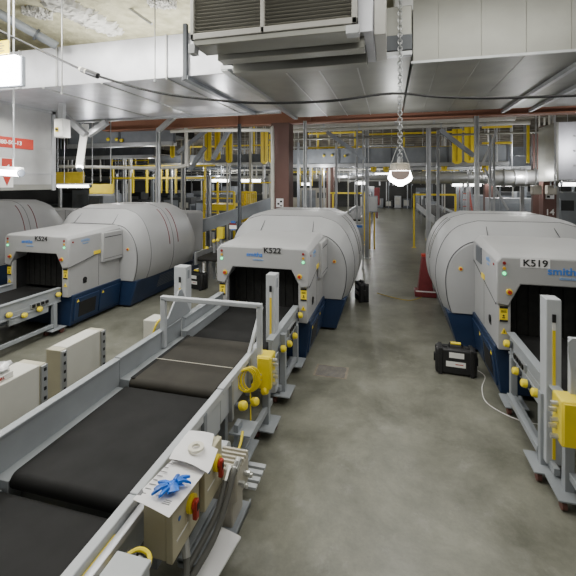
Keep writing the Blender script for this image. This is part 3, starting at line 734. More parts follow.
# louvred air unit
AY = 3.62
p0 = at(190, 38, AY); p1 = at(357, 21, AY)
a = empty('louvred_air_unit', (0, 0, 0), 'louvred cream air handling unit hanging at the top centre', 'air unit')
zb = 4.12; xl, xr = p0.x, p1.x
fr = MB().box(xl, xr, AY, AY + .06, zb, zb + .06).box(xl, xl + .04, AY, AY + .06, zb, zb + .95).box(xr - .05, xr, AY, AY + .06, zb, zb + .95)
xm = xl + (xr - xl) * .46
fr.box(xm - .02, xm + .02, AY, AY + .06, zb, zb + .95).build('frame', M['amb'], a, .006)
for k in range(24):
    z = zb + .085 + k * .036
    MB().loft([[(x, AY + .02, z), (x, AY + .03, z + .006), (x, AY + .08, z - .016), (x, AY + .07, z - .022)] for x in (xl + .03, xr - .04)]).build('louvre_blade', M['louv'], a)
MB().box(xl + .02, xr - .02, AY + .10, AY + 1.1, zb + .04, zb + 1.3).build('casing', M['clut'], a)
MB().box(xr - .02, at(373, 20, AY + .3).x, AY + .3, AY + 1.3, zb + .02, zb + 1.4).build('side_casing', M['galvb'], a, .008)
MB().box(at(374, 20, AY + .4).x, at(386, 20, AY + .4).x, AY + .4, AY + 1.3, zb + .02, zb + 1.4).build('corner_frame', M['amb'], a, .008)
MB().box(xl + .02, xr, AY + .02, AY + .34, zb - .06, zb).build('drip_rail', M['galvd'], a, .006)
for ya, yb, dz_ in ((.40, .58, .10), (.66, .74, .04), (.84, 1.02, .12), (1.08, 1.14, .06)): MB().box(xl + .12, xr + .04, AY + ya, AY + yb, zb - dz_, zb + .05).build('base_channel', M['galvd' if dz_ > .05 else 'greyd'], a, .006)
MB().box(xr - .10, xr + .02, AY - .02, AY + .1, zb - .10, zb - .02).build('bracket', M['strut'], a, .004); MB().box(xl - .02, xl + .05, AY, AY + .1, zb - .14, zb - .04).build('bracket', M['strut'], a, .004)
# ceiling overspray strips (white), thin lumps on the ceiling
def ceiling_patch(pts, w, label):
    P = [Vector((Z[0], Z[1], CZ - .02)) for Z in pts]; mb = MB(); q = random.Random(len(label))
    dd = P[1] - P[0]; s = Vector((-dd.y, dd.x, 0)).normalized(); n = 11; m = 60
    env = lambda t: (.45 + .55 * math.sin(PI * min(1, max(0, t))) ** .6) * w
    jag = [[q.uniform(.6, 1.25) for _ in range(m + 1)] for _ in range(2)]
    grid = []
    for i in range(m + 1):
        t = i / m; c = P[0] + dd * t; row = []
        for k in range(n):
            v = -1 + 2 * k / (n - 1); r = jag[0 if v < 0 else 1][i] if abs(v) > .3 else 1
            edge = abs(v) > .99 or i in (0, m)
            row.append(mb.bm.verts.new(c + s * (v * env(t) * r) + dd.normalized() * q.uniform(-.03, .03) - Vector((0, 0, -.018 if edge else .02 + .05 * q.random()))))
        grid.append(row)
    for i in range(m):
        for k in range(n - 1): mb.bm.faces.new([grid[i][k], grid[i + 1][k], grid[i + 1][k + 1], grid[i][k + 1]])
    tag(mb.build('fireproofing_patch', M['wht'], None, ang=80), label, 'patch')
def onceil(x, y):
    u = (x - 288) / F; dd = (CZ - CAMH) / ((HY - y) / F)
    return ((CF[0] + u * CR[0]) * dd, (CF[1] + u * CR[1]) * dd)
ceiling_patch([onceil(44, -6), onceil(118, 33)], .34, 'long white sprayed patch running diagonally across the ceiling')
ceiling_patch([onceil(22, 8), onceil(52, 14)], .22, 'small white sprayed patch left of the long ceiling patch')
ceiling_patch([onceil(148, 0), onceil(176, 2)], .2, 'small white sprayed patch beside the louvred unit on ceiling')
ctop = CZ - .02
o = empty('ceiling_pipe', (0, 0, 0), 'grey clamped pipe under the ceiling at the far upper left', 'pipe')
pa = at(-14, 6, 4.6); pb = at(57, 46, 5.3)
MB().rod(pa, pb, .07, 12).build('pipe', M['greym'], o); MB().rod(pa.lerp(pb, .68), pa.lerp(pb, .71), .1, 12).build('clamp', M['greyd'], o)
o = MB().rod(at(118, 0, 6.0), at(152, 24, 6.0), .025, 8).build('conduit_pipe', M['strut']); tag(o, 'thin conduit angled across the ceiling left of the louvred unit', 'pipe')
# cable with connector
o = empty('overhead_cable', (0, 0, 0), 'long sagging black cable with inline connector strung below the ducts', 'cable')
cab = [at(-6, 28, 3.9), at(40, 50, 3.9), at(80, 69, 3.9), at(98, 76, 3.9), at(150, 91, 3.95), at(205, 99, 4.0), at(260, 103, 4.05), at(330, 101, 4.15), at(392, 93.5, 4.3), at(440, 97, 4.3), at(500, 98, 4.4), at(590, 95, 4.5)]
MB().tube(cab, .014, 8, 5).build('cable', M['ink'], o)
v = (cab[3] - cab[2])
MB().rod(cab[2], cab[2] + v * .45, .03, 12).build('connector_body', M['tape'], o)
MB().rod(cab[2] + v * .4, cab[3], .036, 12).build('connector_cap', M['ink'], o)
MB().rod(cab[2] + v * .12, cab[2] + v * .3, .034, 12).build('connector_ring', M['hose'], o)
# hanger rods
for k, (x, y0, y1, Y, lab) in enumerate(((62, -10, 94, 4.6, 'thin rod hanging in front of the bright left duct'), (155, -10, 82, 5.2, 'thin rod hanging beside the left duct corner angle'), (14, -10, 158, 4.2, 'thin rod holding up the tube lamp at left photo edge'))):
    t, b = at(x, y0, Y), at(x, y1, Y); t.z = ctop
    MBo = MB().rod(t, b, .009, 8); MBo.disc(b, .022, .02, (0, 0, 1))
    tag(MBo.build('hanger_rod', M['strut']), lab, 'rod', 'thin hanger rods')
# ---------------------------------------------------------------- lamps
hl = at(400, 174, 5.0)
o = empty('pendant_lamp', hl, 'glowing hanging work lamp on a long chain above the aisle', 'lamp')
MB().loft([[(r * math.cos(2 * PI * k / 16), r * math.sin(2 * PI * k / 16), z) for k in range(16)] for r, z in ((.09, .135), (.115, .12), (.125, .04))]).build('housing', M['motor'], o)
MB().loft([[(r * math.cos(2 * PI * k / 16), r * math.sin(2 * PI * k / 16), z) for k in range(16)] for r, z in ((.12, .04), (.148, -.05), (.125, -.09), (.03, -.145), (.01, -.15))]).build('lens', M['lensL'], o)
MB().prism([(-.105, .035), (.105, .035)] + [(.105 * math.cos(a), .0 - .075 * math.sin(a)) for a in [PI * q / 12 for q in range(13)]], 'y', -.158, -.150).build('reflector_plate', M['pinkgrey'], o)
for s in (-1, 1): MB().rod((s * .115, 0, .10), (s * .03, 0, .34), .006, 6).build('wire', M['strut'], o)
MB().rod((0, 0, .13), (0, 0, .19), .035, 10).build('hook_block', M['strut'], o)
ch = MB(); zz = .18; k = 0
while hl.z + zz < ctop - .05:
    ln = [(.026 * math.cos(a), 0, .034 * math.sin(a)) for a in [2 * PI * q / 8 for q in range(9)]]
    ln = [(x, 0, z) if k % 2 else (0, x, z) for x, _, z in ln]
    ch.tube([(x, y, z + zz) for x, y, z in ln], .007, 5, 1); zz += .044; k += 1
ch.build('chain', M['strut'], o)
def tube_lamp(p, q, label, m='tubeL', r=.04, group=None, hang=True):
    o = empty('tube_lamp', p, label, 'lamp', group); q = Vector(q) - Vector(p); z = Vector((0, 0, 0))
    MB().rod(z, q, r, 10).build('tube', M[m], o)
    up = Vector((0, 0, r * 1.1))
    if abs(q.normalized().z) < .8: MB().bar(z + up, q + up, r * 2.2, r * .9).build('housing', M['wht'], o)
    else: MB().bar(z + Vector((-r * .8, r * .7, 0)), q + Vector((-r * .8, r * .7, 0)), r * 1.2, r * .9).build('housing', M['wht'], o)
    each(MB().rod(-q.normalized() * .03, z, r * 1.05, 10).rod(q, q + q.normalized() * .03, r * 1.05, 10), 'end_cap', M['greyd'], o)
    if hang:
        for t in (.2, .8): MB().rod(q * t + up, (q.x * t, q.y * t, CZ - p[2]), .008, 6).build('hanger', M['strut'], o)
    return o
tube_lamp(at(85.5, 128, 7.0), at(79.5, 169, 6.4), 'bright tube lamp hanging nearly upright at the left', 'lensL', .06, None, False)
tube_lamp(at(-12, 171, 4.2), at(20, 173, 4.2), 'glowing tube lamp in front of the left duct panel', 'lensL', .05)
fl = at(4, 71, 3.7)
o = empty('flood_lamp', fl, 'blinding white flood lamp at the upper left photo edge', 'lamp')
MB().box(-.26, .20, -.03, .05, -.17, .18).build('lens', M['floodL'], o, .02)  # lens box enlarged so its shape takes in the lamp's glare
MB().box(-.27, .21, .05, .11, -.18, .19).build('housing', M['greym'], o, .01)
y_ = MB().box(-.26, .12, -.045, -.03, .19, .35).build('warning_plate', M['yel'], o)
pr = MB()
for k in range(4): pr.box(-.2, .06 - .03 * (k % 2), -.05, -.045, .22 + k * .03, .23 + k * .03)
pr.build('print', M['inkg'], y_)
MB().rod((-.02, .08, .15), (-.02, .08, ctop - fl.z), .012, 8).build('hanger', M['strut'], o)
far = [(58, 90, 186, 8.5), (212, 230, 180.5, 16), (241, 261, 180.5, 15), (302, 311, 184, 22), (356, 366, 183, 24), (452, 462, 184.5, 19), (464, 481, 184.5, 18), (496, 515, 184.5, 15), (551, 560, 184.5, 20), (562, 590, 184, 13), (72, 108, 192, 8.2)]
names = ['tube lamp glowing below the yellow panel at left', 'tube lamp above yellow cage, left of twin lamps', 'longer tube lamp just left of the brown column', 'small far tube lamp right of the brown column', 'tiny far tube lamp deep in the aisle near post cluster', 'short tube lamp over the K519 drum, leftmost of three', 'tube lamp over the K519 drum, middle of three', 'bright tube lamp over the K519 drum, rightmost of three', 'short tube lamp right of the numbered brown column', 'tube lamp under the grey duct box at right photo edge', 'dim fixture just above the K524 drum']
for (xa, xb, y, Y), lab in list(zip(far, names))[:-1]:
    tube_lamp(at(xa, y, Y), at(xb, y, Y), lab, 'farL', .05 * Y / 15 + .015)

# ---------------------------------------------------------------- background structure
o = empty('steel_beam', (0, 0, 0), 'long rust red steel beam running across below the ducts', 'beam')
bz0, bz1 = 4.20, 4.80
MB().box(-8.3, 9, 9.98, 10.02, bz0, bz1).build('web', M['brownb'], o)
MB().box(-8.3, 9, 9.85, 10.15, bz0, bz0 + .03).box(-8.3, 9, 9.85, 10.15, bz1 - .03, bz1).build('flange', M['brownb'], o)
st = MB()
for x in (-4.0, -2.0, 0.2, 2.5, 4.5): st.box(x - .01, x + .01, 9.87, 10.13, bz0, bz1)
each(st, 'stiffener', M['brownb'], o)
def column(xa, xb, Y, ztop, label, zbot=0, m='brown'):
    a, b = at(xa, 180, Y), at(xb, 180, Y)
    o = empty('steel_column', ((a.x + b.x) / 2, Y, 0), label, 'column', 'brown steel columns'); w = (b.x - a.x) / 2
    MB().box(-w, w, -.02, .02, .03, ztop).box(-w, -w + .03, -w, w, .03, ztop).box(w - .03, w, -w, w, .03, ztop).build('shaft', M[m], o)
    MB().box(-w * 1.3, w * 1.3, -w * 1.3, w * 1.3, 0, .03).build('base_plate', M[m], o)
    MB().box(-w, w, -w - .004, -w + .01, .03, ztop).build('face_plate', M[m], o)
    return o, w
c, w = column(274, 291, 9.9, 4.2, 'brown steel column behind the K522 drum with checker marker')
zz = at(282, 202, 9.9).z
s = MB().box(-.10, .09, -w - .012, -w - .004, zz - .12, zz + .1).build('marker_plate', M['paper'], c, label='white checker marker')
MB().box(-.07, -.01, -w - .016, -w - .011, zz - .06, zz - .01).box(.0, .06, -w - .016, -w - .011, zz + .0, zz + .05).box(.0, .06, -w - .016, -w - .011, zz - .1, zz - .07).build('print', M['ink'], s)
c, w = column(541, 554, 12, 4.2, 'brown steel column with number 14 behind K519')
zz = at(546, 195, 12).z
s = MB().box(-.10, .10, -w - .012, -w - .004, zz - .1, zz + .1).build('marker_plate', M['paper'], c, label='white checker marker')
MB().box(-.07, .0, -w - .016, -w - .011, zz - .07, zz - .01).box(.0, .07, -w - .016, -w - .011, zz + .0, zz + .06).build('print', M['ink'], s)
text('lettering', '14', .22, M['wht'], c, (0, -w - .01, at(548, 212, 12).z), FRONT)
column(532, 538, 14, 4.2, 'dark brown column left of the numbered column')
column(484, 492, 24, 4.2, 'far brown column behind the red ladder')
column(327, 334, 20, 4.2, 'far brown column left of the yellow aisle frame')
def post(x, y0, y1, Y, label, w=.07, m='strut', tofloor=True):
    t, b = at(x, y0, Y), at(x, y1, Y)
    o = empty('strut_post', (t.x, Y, 0), label, 'post', 'galvanised strut posts')
    z0 = 0 if tofloor else b.z
    MB().box(-w / 2, -w / 2 + w * .2, -w / 2, w / 2, z0, t.z).box(w / 2 - w * .2, w / 2, -w / 2, w / 2, z0, t.z).box(-w / 2, w / 2, w * .2, w / 2, z0, t.z).build('channel', M[m], o)
    if tofloor: MB().box(-w, w, -w, w, 0, .02).build('base_plate', M[m], o)
    return o
for a in ((305, 121, 0, 9.2, 'galvanised post right of the brown column', .075), (158.5, 128, 0, 9.0, 'bright galvanised post behind the K524 drum', .09),
          (428.5, 128, 0, 11.2, 'galvanised post left of K519 drum, inside the yellow frame', .12), (438, 130, 0, 12.5, 'thinner galvanised post right of yellow frame', .08), (476.5, 116, 0, 9.4, 'tall galvanised post above K519 drum, right of ladder', .085),
          (357, 120, 0, 12, 'left post of the aisle conduit cluster', .05), (363, 120, 0, 12.2, 'right post of the aisle conduit cluster', .05), (367, 130, 0, 14, 'wide grey post behind the conduit cluster', .14),
          (209, 176, 0, 12.0, 'grey post in front of yellow cage', .14), (184, 135, 0, 13, 'dull post left of the yellow cage', .1), (490, 135, 0, 10.5, 'slender post behind K519, left of slender pair', .045), (494, 135, 0, 10.6, 'slender post behind K519, right of slender pair', .045),
          (320.5, 175, 0, 12.5, 'short grey post left of aisle frame', .09)):
    post(*a)
post(239.5, 124, 0, 8.6, 'dark slim post between K524 and K522, bearing the safety sign', .07, 'greyd')
s = empty('safety_sign', at(233, 226, 8.55), 'white safety sign with red heading and blue tabs on slim post', 'sign')
MB().box(-.09, .09, -.004, .004, -.07, .07).build('plate', M['paper'], s)
MB().box(-.09, .09, -.008, -.004, .02, .07).build('header', M['ink'], s); 
text('lettering', 'DANGER', .035, M['red'], s, (0, -.010, .045), FRONT, .002, 1.1)
MB().box(-.05, .06, -.004, .004, .07, .12).box(-.05, .06, -.004, .004, -.10, -.07).build('tab', M['blue'], s)
# conduit pipe beside column: white bend
o = MB().tube([at(171, 131.5, 9.3), at(200, 130.5, 9.3), at(262, 130, 9.3), at(270, 131.5, 9.3), at(272.5, 137, 9.3), Vector((at(272.5, 150, 9.3).x, 9.3, 1.0)), Vector((at(272.5, 150, 9.3).x, 9.3, 0))], .045, 10, 5)
tag(o.build('painted_pipe', M['pipe']), 'cream pipe running level then bending down beside the brown column', 'pipe')
o = MB().tube([at(186, 128, 9.6), at(186.5, 160, 9.6), at(184, 166, 9.6), at(150, 168, 9.6), at(60, 166.5, 9.6)], .05, 10, 5)
tag(o.build('painted_pipe', M['pipe']), 'grey pipe dropping then running left above K524 drum', 'pipe')
for k, (xa, xb, y, Y, r, mm, lab) in enumerate(((290, 515, 125, 11.0, .11, 'pipe', 'thick pale pipe just below red beam, upper of pair'), (285, 530, 131, 11.6, .055, 'pipe', 'thinner pale pipe under the thick pipe'), (292, 440, 118.5, 10.6, .045, 'strut', 'slim metal pipe touching the red beam'), (405, 500, 178, 17, .24, 'galv', 'large round silver duct behind the hanging lamp'), (492, 556, 178, 12.5, .24, 'galv', 'silver lagged pipe run left of the grey duct box'))):
    o = empty('service_pipe', at(xa, y, Y), lab, 'pipe'); L = at(xb, y, Y) - at(xa, y, Y)
    L.z = 0
    MB().rod((0, 0, 0), L, r, 14).build('pipe', M[mm], o)
    cl = MB()
    for q in range(1, 6): cl.rod(L * (q / 6), L * (q / 6) + L.normalized() * .05, r * 1.12, 14)
    each(cl, 'coupling', M['strut'], o)
# diagonal braces
for xa, ya, xb, yb, Y, lab in ((327, 132, 366, 160, 11, 'grey diagonal brace left of the conduit cluster'), (440, 130, 474, 156, 11, 'grey diagonal brace under the right beam'), (205, 147, 190, 170, 10.6, 'dark diagonal brace at left of yellow hangers'), (178, 153, 214, 124, 10.7, 'long grey diagonal brace from the left end of red beam'), (213, 159, 232, 125, 10.5, 'short grey diagonal brace behind yellow hangers'), (158, 131, 175, 116, 9, 'bright angled strut atop the galvanised post'), (62, 113, 86, 135, 6.8, 'pale angled strut left of the upright tube lamp'), (88, 135, 107, 122, 7.2, 'pale angled strut right of the upright tube lamp'), (484, 168, 508, 210, 11, 'thin pale stay sloping above the K519 drum'), (482, 165, 497, 130, 10.5, 'curved pale conduit above K519 drum')):
    o = MB().bar(at(xa, ya, Y), at(xb, yb, Y), .05 if 'thin' in lab or 'curved' in lab else .11, .05 if 'thin' in lab or 'curved' in lab else .11).build('diagonal_brace', M['strut'] if 'pale' in lab or 'bright' in lab else M['greym']); tag(o, lab, 'brace')
# mezzanine conveyor, right: girder, belt side, railing
def railing(xa, xb, ytop, ymid, Y, posts, pbot, label, w=.06):
    o = empty('yellow_railing', at(xa, ytop, Y), label, 'railing', 'yellow walkway railings'); O = at(xa, ytop, Y)
    for y in (ytop, ymid):
        q = at(xb, y, Y) - O; p = at(xa, y, Y) - O
        q.z = p.z = (p.z + q.z) / 2
        MB().bar(p, q, w * .8, w).build('rail', M['yel'], o)
    for x in posts:
        t = at(x, ytop, Y) - O; b = at(x, pbot, Y) - O; t.z = 0; b.x = t.x
        MB().bar(b, t, w, w).build('post', M['yel'], o)
    return o
def girder(xa, xb, y0, y1, Y, label, m='greym', lip=True, hang=0):
    a, b = at(xa, y0, Y), at(xb, y1, Y)
    o = empty('overhead_conveyor', (a.x, Y, b.z), label, 'conveyor'); L = b.x - a.x; h = a.z - b.z
    MB().box(0, L, -.03, .03, 0, h).build('side_panel', M[m], o)
    if lip: MB().box(0, L, -.14, .1, -.08, .04).build('bottom_flange', M['strut'], o)
    MB().box(0, L, .05, 1.2, h * .3, h * .8).build('belt', M['belt'], o)
    j = MB()
    n = max(2, int(L / 1.6))
    for k in range(n + 1): j.box(L * k / n - .03, L * k / n + .03, -.06, .0, 0, h)
    each(j, 'stiffener', M['greyd'], o)
    for k in range(1, n): MB().rod((L * k / n, .4, h), (L * k / n, .4, CZ - b.z), .016, 6).build('hanger', M['strut'], o)
    return o
g1 = girder(290, 508, 150, 163, 14, 'blue grey overhead conveyor crossing behind the lamp')
for k, (x, y) in enumerate(((324, 156), (332, 155.5), (345, 156))):
    q = at(x, y, 13.95) - g1.location; knob(g1, q, (0, -1, 0), .045)
g2 = girder(70, 175, 122, 143, 10.5, 'blue grey overhead conveyor with three yellow buttons at left')
for x, y in ((109, 139.5), (117.5, 139.5), (122.5, 140.5)):
    q = at(x, y, 10.45) - g2.location; knob(g2, q, (0, -1, 0), .055)
girder(60, 155, 149, 156, 12.4, 'lower grey overhead deck beneath the buttoned conveyor', 'greyd')
girder(150, 272, 156, 163, 15, 'dark overhead conveyor behind the yellow hangers', 'greyd')
girder(395, 556, 158, 167, 18, 'far dark overhead conveyor right of the lamp chain', 'greyd')
railing(308, 362, 133, 147.5, 14.2, (318, 355), 164, 'yellow railing left of the lamp chain')
railing(369, 470, 133, 147.5, 14.2, (404,), 164, 'yellow railing right of the lamp chain')
railing(482, 512, 127, 143, 12, (528 - 0,), 163, 'yellow railing at the right with one long post')
railing(188, 272, 126, 146, 15.5, (190, 254), 163, 'yellow railing left of the brown column')
railing(110, 215, 166, 178, 14, (113, 133, 147, 161, 167, 176, 205), 193, 'low yellow railing with many posts above K524 drum', .07)
railing(290, 330, 160, 172, 20, (300, 312, 322), 186, 'far yellow railing right of the brown column')
# yellow hanger panels
for k, (x, y0, y1, Y, w, lab) in enumerate(((208, 126, 161, 12, .12, 'yellow hanging panel, leftmost over the yellow cage'), (217.5, 126, 160, 12.4, .10, 'yellow hanging panel, second from left over yellow cage'), (229, 134, 163, 12, .11, 'yellow hanging panel, third from left over yellow cage'), (264.5, 132, 164, 11, .11, 'yellow hanging panel close to brown column, left one'), (272, 134, 163, 12.5, .10, 'yellow hanging panel close to brown column, right one'), (457, 129, 164, 13, .14, 'yellow hanging panel behind post, left of pair at right'), (470, 127, 163, 13, .16, 'yellow hanging panel behind post, right of pair'), (172.5, 126, 158, 13, .09, 'thin yellow hanging panel at the left end of beam'), (373.5, 164, 172, 14, .10, 'tiny yellow hanging panel left of the lamp'), (386, 164, 172, 14, .10, 'tiny yellow hanging panel beside the lamp'), (444, 163, 171, 14, .1, 'tiny yellow hanging panel under conveyor, left of post'), (485, 162, 172, 14, .1, 'tiny yellow hanging panel under conveyor, right of post'))):
    t, b = at(x, y0, Y), at(x, y1, Y)
    o = empty('yellow_hanger', (t.x, Y, b.z), lab, 'hanger', 'yellow hanging panels')
    MB().box(-w, w, -.02, .02, .06, t.z - b.z).build('panel', M['yel'], o)
    MB().prism([(-w, .06), (w, .06), (w * .4, 0), (-w * .4, 0)], 'y', -.02, .02).build('toe', M['yel'], o)
    MB().box(-.015, .015, -.05, -.02, .08, t.z - b.z).build('rib', M['yeld'], o)
# yellow bins at left behind panel
for xa, xb, y0, y1, Y, mm, lab in ((55, 84, 172, 184, 9.5, 'yeld', 'dull yellow guard panel just right of the duct panel'), (90, 113, 184, 194, 9.0, 'yel', 'bright yellow guard panel above the K524 drum')):
    a, b = at(xa, y0, Y), at(xb, y1, Y)
    o = empty('guard_panel', (a.x, Y, b.z), lab, 'panel'); L = b.x - a.x; h = a.z - b.z
    MB().box(0, L, -.03, .03, 0, h).build('panel', M[mm], o, .02); MB().box(0, L, -.05, .05, -.05, 0).build('bottom_rail', M['strut'], o)
    for q in (.1, .9): MB().rod((L * q, 0, h), (L * q, 0, CZ - b.z), .014, 6).build('hanger', M['strut'], o)
# electrical panel box with yellow centre at left (white)
a = at(56, 123, 6.6)
o = empty('electrical_box', a, 'white electrical box with yellow dial right of the duct panel', 'box')
MB().box(0, .22, -.05, .15, -.30, .08).build('body', M['wht'], o, .01)
MB().box(.03, .11, -.058, -.05, -.19, -.10).build('dial_plate', M['yelb'], o); MB().disc((.08, -.058, -.145), .025, -.02, (0, 1, 0)).build('dial', M['ink'], o)
MB().box(.05, .17, 0, .08, .08, DZ - a.z).build('bracket', M['strut'], o)
# aisle yellow guard frames
def guard_frame(xa, xb, ytop, Y, label, wd=.07):
    a, b = at(xa, ytop, Y), at(xb, ytop, Y)
    o = empty('yellow_guard_frame', ((a.x + b.x) / 2, Y, 0), label, 'guard frame', 'yellow guard frames'); w = (b.x - a.x) / 2
    for s in (-1, 1): MB().bar((s * w, 0, 0), (s * w, 0, a.z), wd, wd).build('post', M['yel'], o)
    MB().bar((-w - wd / 2, 0, a.z), (w + wd / 2, 0, a.z), wd, wd).build('crossbar', M['yel'], o)
    for s in (-1, 1): MB().box(s * w - .08, s * w + .08, -.08, .08, 0, .015).build('base_plate', M['yel'], o)
    return o
guard_frame(333, 365.5, 193, 17.0, 'yellow guard frame on the left side of far aisle')
guard_frame(414, 455.5, 194.5, 16.8, 'yellow guard frame on the right side of far aisle')
guard_frame(329, 364, 193, 18.2, 'second yellow guard frame behind the left aisle frame')
# yellow cage + fence, left behind
o = empty('yellow_platform', at(219, 215, 13.4), 'yellow steel platform with railings between K524 and the slim post', 'platform'); O = Vector(o.location)
o.location.z = 0; O.z = 0
L = at(234, 200, 13.4).x - at(204, 200, 13.4).x
zt = at(219, 181, 13.4).z; zm = at(219, 205, 13.4).z
for x in (-L / 2, L / 2):
    for y in (0, 1.2): MB().bar((x, y, 0), (x, y, zt if x < 0 else zm + .5), .07, .07).build('post', M['yel'], o)
MB().box(-L / 2, L / 2, -.04, 1.25, zm - .05, zm + .02).build('deck', M['yel'], o)
MB().box(-L / 2, L / 2, -.08, -.03, zm - .2, zm - .05).build('toe_board', M['yel'], o)
for z in (zm + .25, zm + .5): MB().bar((-L / 2, 0, z), (L / 2, 0, z), .05, .05).build('rail', M['yel'], o)
for q in range(4): MB().box(-L / 2 + .1, 0, -.1 - .08 * q, -.06 - .08 * q, zm - .3 - .2 * q, zm - .26 - .2 * q).build('tread', M['yel'], o)
a, b = at(240, 192, 14.5), at(256, 213, 14.5)
o = empty('yellow_mesh_fence', (a.x, 14.5, 0), 'yellow barred fence panel right of the slim post', 'fence'); L = b.x - a.x
fb = MB()
for k in range(9): fb.bar((L * k / 8, 0, .1), (L * k / 8, 0, a.z), .045, .03)
fb.build('bars', M['yel'], o)
MB().bar((0, 0, a.z), (L, 0, a.z), .06, .06).bar((0, 0, .5), (L, 0, .5), .06, .06).build('rail', M['yel'], o)
MB().bar((0, .02, a.z + .35), (at(272, 190, 14.5).x - a.x, .02, a.z + .38), .05, .05).build('top_rail', M['yel'], o)
# sloped side conveyor left of K522
o = empty('sloped_conveyor', (0, 0, 0), 'dark grey side panel conveyor sloping past behind the K522 drum', 'conveyor')
A_, B_ = at(200, 227, 11.2), at(284, 200, 12.35)
MB().loft([[(p.x, p.y, p.z - .20), (p.x, p.y, p.z + .2), (p.x - .02, p.y + .05, p.z + .2), (p.x - .02, p.y + .05, p.z - .20)] for p in (A_, B_)]).build('side_panel', M['greym'], o)
MB().bar(A_ + Vector((-.02, .06, .2)), B_ + Vector((-.02, .06, .2)), .06, .04).build('edge', M['strut'], o); MB().bar(A_ + Vector((-.03, .32, .0)), B_ + Vector((-.03, .32, .0)), .5, .06).build('belt', M['belt'], o)
for t in (.15, .5, .85):
    p = A_.lerp(B_, t); MB().bar((p.x, p.y, 0), (p.x, p.y, p.z - .3), .07, .07).build('leg', M['strut'], o)
# low conveyors behind the scanners (short runs with buttons)
def back_conveyor(x0, x1, y0, y1, z, label, kn=()):
    o = empty('belt_conveyor', ((x0 + x1) / 2, y0, 0), label, 'conveyor'); w = (x1 - x0) / 2; L = y1 - y0
    belt(o, -w + .06, w - .06, 0, L, z, M['beltm'])
    for s in (-1, 1):
        MB().box(s * w - .03, s * w + .03, 0, L, z - .2, z + .12).build('side_rail', M['strut'], o)
        for q in range(max(2, int(L / 2.5))):
            y = .3 + q * (L - .6) / max(1, int(L / 2.5) - 1); MB().box(s * w - .035, s * w + .035, y - .035, y + .035, 0, z - .2).build('leg', M['strut'], o)
    for y, zz, s in kn: knob(o, (s * (w + .03), y, zz), (s, 0, 0), .05)
    return o
back_conveyor(-4.9, -4.15, 9.2, 11.4, .72, 'low conveyor with yellow buttons behind K524 seen left of slim post', ((.4, .66, 1), (.9, .66, 1), (1.5, .68, 1)))
back_conveyor(-2.4, -1.3, 10.9, 16.4, .74, 'outfeed conveyor behind the K522 drum', ())
back_conveyor(1.35, 2.4, 10.6, 16.0, .74, 'outfeed conveyor behind the K519 drum', ((3.2, .66, -1), (4.2, .62, -1)))
back_conveyor(-2.3, -1.3, 18.6, 29, .95, 'far conveyor along the left side of the distant aisle', ())
back_conveyor(1.9, 3.2, 18.2, 30, 1.05, 'far conveyor along the right side of the distant aisle', ())
q = at(221, 233, 10.4)
o = empty('junction_box', (q.x, 10.4, q.z - .16), 'small yellow junction box on a stem beside the safety sign', 'junction box')
MB().box(-.09, .09, -.07, .07, 0, .33).build('enclosure', M['yelb'], o, .01); MB().box(-.03, .03, -.03, .03, -(q.z - .16), 0).build('stem', M['strut'], o)
for k, (x, y) in enumerate(((207, 248), (214, 241), (218, 240))):
    q = at(x, y, 9.9); e = empty('emergency_button', q, ['yellow button behind K522 left edge, lowest of three', 'yellow button behind K522 left edge, middle of three', 'yellow button behind K522 left edge, uppermost of three'][k], 'button', 'yellow buttons behind K522')
    MB().dome((0, 0, 0), .05, .07, (.2, -1, .2)).build('button_cover', M['yelb'], e); MB().box(-.03, .03, .0, .05, -q.z, .02).build('stem', M['strut'], e)
# aisle electrical cabinets
o = empty('electrical_cabinet', (at(372, 215, 16).x, 16, 0), 'grey electrical cabinet on the left side of the far aisle', 'cabinet')
MB().box(-.22, .22, -.1, .1, at(372, 212, 16).z, at(372, 196, 16).z).build('body', M['grey'], o, .01); MB().box(-.12, -.06, -.05, .05, 0, 1.5).box(.06, .12, -.05, .05, 0, 1.5).build('stand', M['yeld'], o)
MB().box(-.2, .2, -.11, -.1, at(372, 211, 16).z, at(372, 197, 16).z).build('door', M['galv'], o)
q = at(359, 228, 11.9)
o = empty('disconnect_box', q, 'small grey disconnect box with blue label on conduit cluster', 'box')
MB().box(-.12, .12, -.06, .06, -.22, .10).build('body', M['grey'], o, .008); MB().box(-.10, .10, -.066, -.06, .02, .09).build('label_plate', M['blue'], o)
o = empty('red_cabinet', at(377, 180, 30), 'small red cabinet at the far end of aisle', 'cabinet'); o.location.z = 0
MB().box(-.2, .2, -.2, .2, 1.0, 2.3).box(-.05, .05, -.05, .05, 0, 1.0).build('body', M['redd'], o, .03); MB().box(-.17, .17, -.22, -.2, 1.05, 2.25).build('door', M['redd'], o)
# right-hand duct box
a, b = at(557, 122, 11.0), at(557, 180, 11.0)
d = empty('air_duct', (a.x, 11.0, b.z), 'bright galvanised duct box at the right photo edge behind K519', 'duct')
h = a.z - b.z
MB().box(0, 4, 0, 1.2, 0, h).build('duct_body', M['galvb'], d, .01)
MB().box(-.02, .03, -.02, 1.2, -.03, h).build('dull_end', M['galvd'], d)
for k in range(1, 4): MB().box(.36, 4, -.03, 0, h * k / 4 - .02, h * k / 4 + .02).build('flange', M['strut'], d)
MB().rod((-.08, -.1, -.2), (-.08, -.1, CZ - b.z), .02, 6).build('hanger', M['strut'], d)
for k, (xa, y) in enumerate(((536, 190), (551, 190))):
    q = at(xa, y, 11.6); o = empty('ceiling_hung_box', q, ['small grey box hung left of marker on numbered column', 'small grey box hung right of marker on numbered column'][k], 'box')
    MB().box(-.11, .11, -.1, .1, -.12, .12).build('body', M['motor'], o, .02); MB().rod((0, 0, .12), (0, 0, CZ - q.z), .02, 6).build('stem', M['strut'], o)
